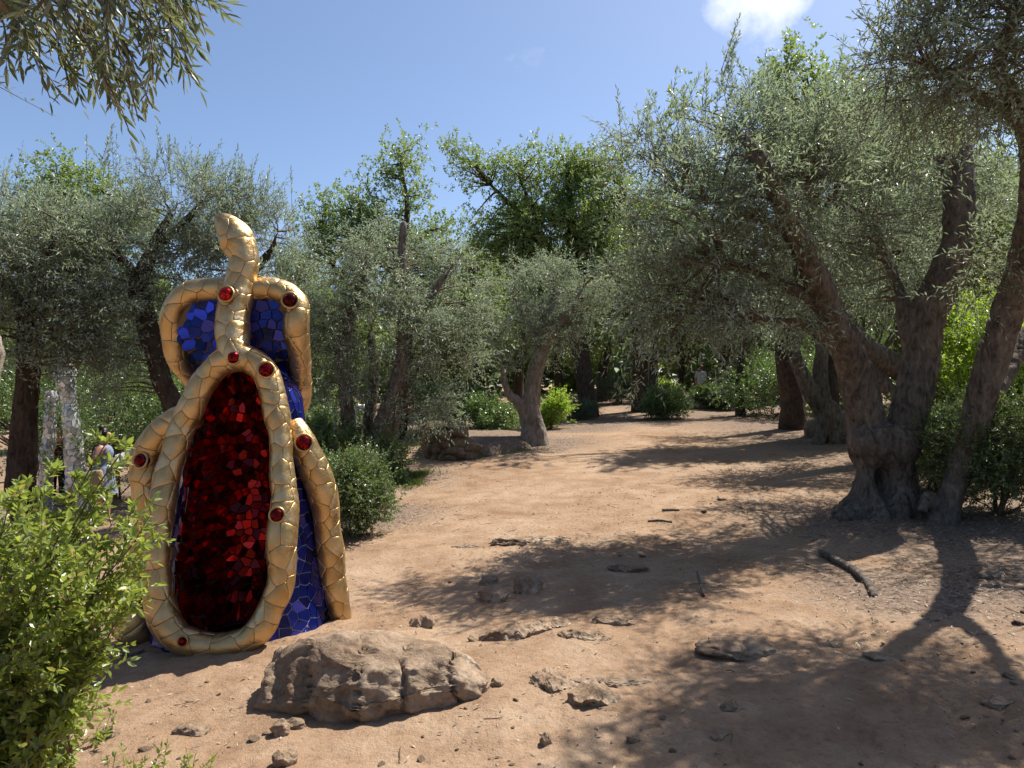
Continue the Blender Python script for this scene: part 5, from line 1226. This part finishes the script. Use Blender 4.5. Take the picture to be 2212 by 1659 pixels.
camera_thing()
px_, py_ = P(772, 0, 17.5)[:2]
person('visitor in white shirt and dark trousers half hidden behind the leaning stems', px_, py_, math.radians(-120), 1.02, 'cloth_white', 'cloth_dark', 'hair_dark', relaxed)
fx, fy = P(1514, 0, 29.5)[:2]
person('distant walker with auburn hair in grey shirt beyond the path shrubs', fx, fy, math.radians(60), 1.0, 'cloth_grey', 'cloth_ochre', 'hair_red', relaxed)

def finial():
    x, y = P(1577, 0, 34)[:2]; z = gz(x, y); t = thing('white_finial', 'small white dome with a curled tip on a slim post above the far shrubs', 'ornament', (x, y, z)); zt = CAMZ - (792 - 830) / PX * 34 - z
    white = plain_mat('white_glaze', (.62, .66, .66), .4, 0, .4, .06)
    obj('dome', loft('dome', [(0, 0, zt + .02, .03, .03), (0, 0, zt - .04, .12, .12), (0, 0, zt - .16, .2, .2), (0, 0, zt - .34, .24, .24)], white, 24), t)
    v, f = tubes(np.array([[(0, 0, 0), (0, 0, zt * .5), (0, 0, zt - .3)]]), np.array([[.09, .07, .07]]), 10); obj('post', mesh_from('post', v, f, [white], True), t)
    S = spline(np.array([(0, 0, zt), (.02, 0, zt + .10), (.05, 0, zt + .17), (.02, 0, zt + .2)]), 10); v, f = tubes(S[None], np.full((1, 10), .022), 8); obj('tip', mesh_from('tip', v, f, [white], True), t)
finial()

# ------------------------------------------------------------------ the leafy shrub close on the left
def myrtle():
    bx, by = -1.75, 2.25; bz = gz(bx, by); t = thing('myrtle_shrub', 'leafy yellow green shrub close in the lower left corner, sprays reaching over the sculpture leg', 'shrub', (bx, by, bz))
    rng = np.random.RandomState(31); base = np.array((bx, by, bz))
    tips = [(285, 935, 2.3), (330, 950, 2.2), (310, 990, 2.3), (365, 1145, 2.1), (372, 1100, 2.2), (355, 1265, 2.0), (345, 1240, 2.1), (300, 1110, 2.2), (60, 1060, 2.2), (250, 1200, 2.1), (255, 1330, 2.0), (240, 1290, 2.2), (235, 1440, 2.0), (250, 1400, 2.1), (195, 1520, 2.0), (100, 1600, 1.9), (140, 1400, 2.0),
            (20, 1080, 2.0), (200, 1015, 2.3), (140, 1000, 2.4), (240, 1045, 2.3), (60, 1030, 2.3), (270, 1085, 2.3), (110, 1050, 2.2), (170, 1075, 2.2), (90, 1070, 2.3), (180, 1060, 2.2), (130, 1120, 2.1), (220, 1120, 2.2), (60, 1180, 2.0), (160, 1220, 2.0), (100, 1260, 2.1), (30, 1300, 2.0), (200, 1350, 2.1), (120, 1340, 2.2), (60, 1420, 2.0), (170, 1450, 2.2), (80, 1520, 2.1), (20, 1560, 2.0), (140, 1560, 2.2), (210, 1480, 2.2), 
            (-40, 1150, 2.0), (-60, 1300, 2.1), (-40, 1500, 2.0), (330, 1200, 2.2), (290, 1270, 2.2), (40, 1630, 2.0), (-20, 1090, 2.2), (110, 1450, 1.9), (170, 1290, 1.9), (70, 1350, 1.9), (210, 1240, 1.9), (150, 1150, 1.95), (40, 1240, 1.9), (110, 1180, 1.95)]
    paths = []; rad = []; pos = []; ld = []; nv = []; tp = []; tr = []
    for (u, v, Y) in tips:
        Y *= 1.04; u = u * .80 if u > 0 else u; v = v + 25
        e = P(u, v, Y); a = base + np.array((rng.normal(0, .1), rng.normal(0, .1), -.02)); h = max(.2, e[2] - a[2])
        mid = a + (e - a) * .5 + np.array((-.12, rng.normal(0, .05), .12 * h)); tt = np.linspace(0, 1, 16)[:, None]
        p = a * (1 - tt) ** 2 + 2 * mid * tt * (1 - tt) + e * tt ** 2 + rng.normal(0, .006, (16, 3)) * np.sin(tt * 3.1); paths.append(p); rad.append(np.linspace(.009, .0018, 16))
        ii = np.arange(5, 16); o = p[ii]; dmain = nrm(p[np.minimum(ii + 1, 15)] - p[ii - 1])
        o = np.repeat(o, 3, 0); d = nrm(np.repeat(dmain, 3, 0) + rng.normal(0, .65, (len(o), 3)) + np.array((.15, -.1, .1))); L = rng.uniform(.06, .15, len(o)) * (.35 if v < 1090 else 1)
        if v < 1090: o, d, L = o[16:][::2], d[16:][::2], L[16:][::2]
        o = np.vstack([o, p[10]]); d = np.vstack([d, nrm(p[-1] - p[10])]); L = np.append(L, np.linalg.norm(p[-1] - p[10]) + .02)
        a_, b_, c_ = twig_leaves(o, d, L, 12, None, .05, rng, (.75, 1.2), .5, .15); pos.append(a_); ld.append(b_); nv.append(c_)
        q = np.linspace(0, 1, 4)[None, :, None]; tp.append(o[:, None] + d[:, None] * L[:, None, None] * q); tr.append(np.repeat(np.linspace(.0016, .0008, 4)[None], len(o), 0))
    pos = np.vstack(pos); ld = np.vstack(ld); nv = np.vstack(nv); k = len(pos); ll = .032 * rng.uniform(.55, 1.2, k); ww = ll * rng.uniform(.44, .58, k)
    rnd = np.clip(rng.normal(.5, .25, k), 0, 1)
    # the 300 leaves that show largest are leaves of their own
    u = pos[:, 0] / pos[:, 1] * PX + 1106; vv = 830 - (pos[:, 2] - CAMZ) / pos[:, 1] * PX
    facing = np.abs(np.sum(nrm(nv) * nrm(pos - np.array((0, 0, CAMZ))), 1)); score = ll * ww / pos[:, 1] ** 2 * facing * ((u > 0) & (u < 2212) & (vv < 1659)) * (1 + .6 * (u > 180))
    best = np.argsort(-score)[:300]; rest = np.setdiff1d(np.arange(k), best)
    V, F = leaves_mesh(pos[rest], ld[rest], nv[rest], ll[rest], ww[rest], 'leaf8', .8)
    obj('foliage', mesh_from('foliage', V - base, F, [M['myrtle']], False, None, np.repeat(rnd[rest], 8)), t)
    pro = []
    for c in range(5):
        V1, F1 = leaves_mesh(np.zeros((1, 3)), np.array([[1.0, 0, 0]]), np.array([[0, 0, 1.0]]), np.ones(1), np.full(1, .51), 'leaf8', .8); pro.append(mesh_from('leaf', V1, F1, [M['myrtle']], False, None, np.full(8, .1 + .2 * c)))
    for i in best:
        d = nrm(ld[i]); w = nrm(np.cross(nv[i], d)); n = np.cross(d, w); o = obj('leaf', pro[int(rnd[i] * 4.99)], t)
        mt = Matrix(((d[0], w[0], n[0]), (d[1], w[1], n[1]), (d[2], w[2], n[2]))).to_4x4(); o.matrix_local = Matrix.Translation(Vector(pos[i] - base)) @ mt @ Matrix.Scale(float(ll[i]), 4)
    W, f1 = tubes(np.array(paths), np.array(rad), 5); W2, f2 = tubes(np.concatenate(tp), np.concatenate(tr), 3, False)
    obj('stems', mesh_from('stems', np.vstack([W, W2]) - base, f1 + [x + len(W) for x in f2], [M['twig']], True), t)
myrtle()
def sprigs():
    rng = np.random.RandomState(37)
    for (u, v) in [(200, 1600), (300, 1640), (340, 1635), (400, 1650), (430, 1650), (250, 1640), (160, 1640), (215, 1580)]:
        x, y = XY(u, v + 22); z = gz(x, y); t = thing('low_sprig', 'low leafy green sprig growing from the dirt at the lower edge', 'plant', (x, y, z), 'leafy sprigs at the lower edge')
        o = rng.normal(0, .02, (4, 3)) * (1, 1, 0); d = nrm(rng.normal(0, .5, (4, 3)) + np.array((.3, 0, .8))); L = rng.uniform(.06, .13, 4)
        p_, l_, n_ = twig_leaves(o, d, L, 9, None, .05, rng, (.6, 1.1), .5, .15); k = len(p_); ll = .03 * rng.uniform(.55, 1.2, k)
        V, F = leaves_mesh(p_, l_, n_, ll, ll * .5, 'leaf8', .8); obj('foliage', mesh_from('foliage', V, F, [M['myrtle']], False, None, np.repeat(rng.uniform(0, 1, k), 8)), t)
        q = np.linspace(0, 1, 4)[None, :, None]; V, F = tubes(o[:, None] + d[:, None] * L[:, None, None] * q, np.full((4, 4), .0013), 4); obj('stem', mesh_from('stem', V, F, [M['twig']], True), t)
sprigs()

# ------------------------------------------------------------------ litter, grit and grass
def on_ground(n, fn, rng, box):
    pts = []
    while len(pts) < n:
        x = rng.uniform(box[0], box[1], n * 2); y = rng.uniform(box[2], box[3], n * 2); k = rng.uniform(0, 1, n * 2) < fn(x, y); pts += list(zip(x[k], y[k]))
    a = np.array(pts[:n]); return np.column_stack([a, H(a[:, 0], a[:, 1])])
def litter():
    rng = np.random.RandomState(41)
    def dens(x, y): return np.clip(duff(x, y) * .9 + .035 + .25 * np.clip(fbm(np.stack([x, y, 0 * x], -1) / .8, 2, 33), 0, 1), 0, 1) * np.clip(9 / (y + 3), .2, 1) * (np.abs(x) < y * .85 + 1)
    p = on_ground(36000, dens, rng, (-9, 13, 2.0, 22)); n = len(p); p[:, 2] += .004
    # bare bits of twig among the leaves
    tw = on_ground(900, dens, rng, (-6, 10, 2.0, 14)); aa = rng.uniform(0, 6.28, 900); Lt = rng.uniform(.04, .16, 900); dd = np.stack([np.cos(aa), np.sin(aa), 0 * aa], -1) * Lt[:, None]
    q3 = np.linspace(-.5, .5, 4)[None, :, None]; pt = tw[:, None] + dd[:, None] * q3; pt[..., 2] = H(pt[..., 0], pt[..., 1]) + .004; pt[:, 1:3] += rng.normal(0, .004, (900, 2, 3))
    vt, ft = tubes(pt, np.full((900, 4), .0022), 4, False); tag(obj('twig_litter', mesh_from('twig_litter', vt, ft, [M['twig']], True)), 'broken bits of twig scattered over the earth', 'twigs', None, 'stuff')
    a = rng.uniform(0, 6.28, n); d = np.stack([np.cos(a), np.sin(a), rng.normal(0, .25, n)], -1); nv = np.column_stack([rng.normal(0, .35, (n, 2)), np.ones(n)])
    V, F = leaves_mesh(p, d, nv, rng.uniform(.02, .055, n), rng.uniform(.006, .014, n), 'rhomb', 1.5)
    tag(obj('leaf_litter', mesh_from('leaf_litter', V, F, [M['litter']], False, None, np.repeat(rng.uniform(0, 1, n), 4))), 'dry fallen leaves scattered over the earth', 'leaf litter', None, 'stuff')
    # grit
    def dg(x, y): return np.clip(.15 + .8 * fbm(np.stack([x, y, 0 * x], -1) / 1.1, 2, 63), .02, 1) * np.clip(6 / (y + 2), .15, 1) * (np.abs(x) < y * .85 + .8)
    p = on_ground(9000, dg, rng, (-6, 9, 2.0, 13)); n = len(p); V0, F0 = rock_verts(2, (1, .8, .55), 900, 6, .1); bm_v = V0
    V0 = np.array([(1, 0, 0), (-1, 0, 0), (0, 1, 0), (0, -1, 0), (0, 0, 1), (0, 0, -1.0)]); F0 = np.array([(0, 2, 4), (2, 1, 4), (1, 3, 4), (3, 0, 4), (2, 0, 5), (1, 2, 5), (3, 1, 5), (0, 3, 5)]); V0 = V0 * np.array([1.2, .95, .75]); s = .0035 * np.exp(rng.normal(0, .55, n)) * (1 + .05 * p[:, 1]); a = rng.uniform(0, 6.28, n)
    jit = 1 + rng.uniform(-.3, .3, (n, len(V0), 1)); W = V0[None] * jit * s[:, None, None]; c, sn = np.cos(a)[:, None], np.sin(a)[:, None]
    W = np.stack([W[..., 0] * c - W[..., 1] * sn, W[..., 0] * sn + W[..., 1] * c, W[..., 2]], -1) + p[:, None]
    F = (F0[None] + np.arange(n)[:, None, None] * len(V0)).reshape(-1, 3)
    tag(obj('gravel_grit', mesh_from('gravel_grit', W.reshape(-1, 3), [F], [M['bedrock']], False)), 'fine grit and pebbles on the earth', 'gravel', None, 'stuff')
litter()
def grass():
    rng = np.random.RandomState(43); spots = [(*XY(870, 1050), .30, .45), (*XY(1085, 975), .55, .5), (*XY(905, 960), .6, 1.4), (*XY(890, 1030), .4, .35), (*XY(1560, 888), 1.6, .9), (*XY(1590, 886), 1.2, .7), (*XY(1010, 990), .35, .3)]; P_ = []
    for (x, y, rx, ry) in spots:
        n = 1500; q = rng.normal(0, .5, (n, 2)) * (rx, ry) + (x, y); P_.append(q)
    q = np.vstack(P_); k = fbm(np.column_stack([q, q[:, 0] * 0]) / .2, 2, 71) > -.15; q = q[k]; n = len(q); p = np.column_stack([q, H(q[:, 0], q[:, 1]) - .005])
    d = nrm(rng.normal(0, .45, (n, 3)) + np.array((0, 0, 1.0))); V, F = leaves_mesh(p, d, rng.normal(size=(n, 3)), rng.uniform(.05, .13, n), rng.uniform(.007, .014, n), 'rhomb', 1)
    tag(obj('grass', mesh_from('grass', V, F, [M['grass']], False, None, np.repeat(rng.uniform(0, 1, n), 4))), 'short green grass tufts beside the path', 'grass', None, 'stuff')
grass()
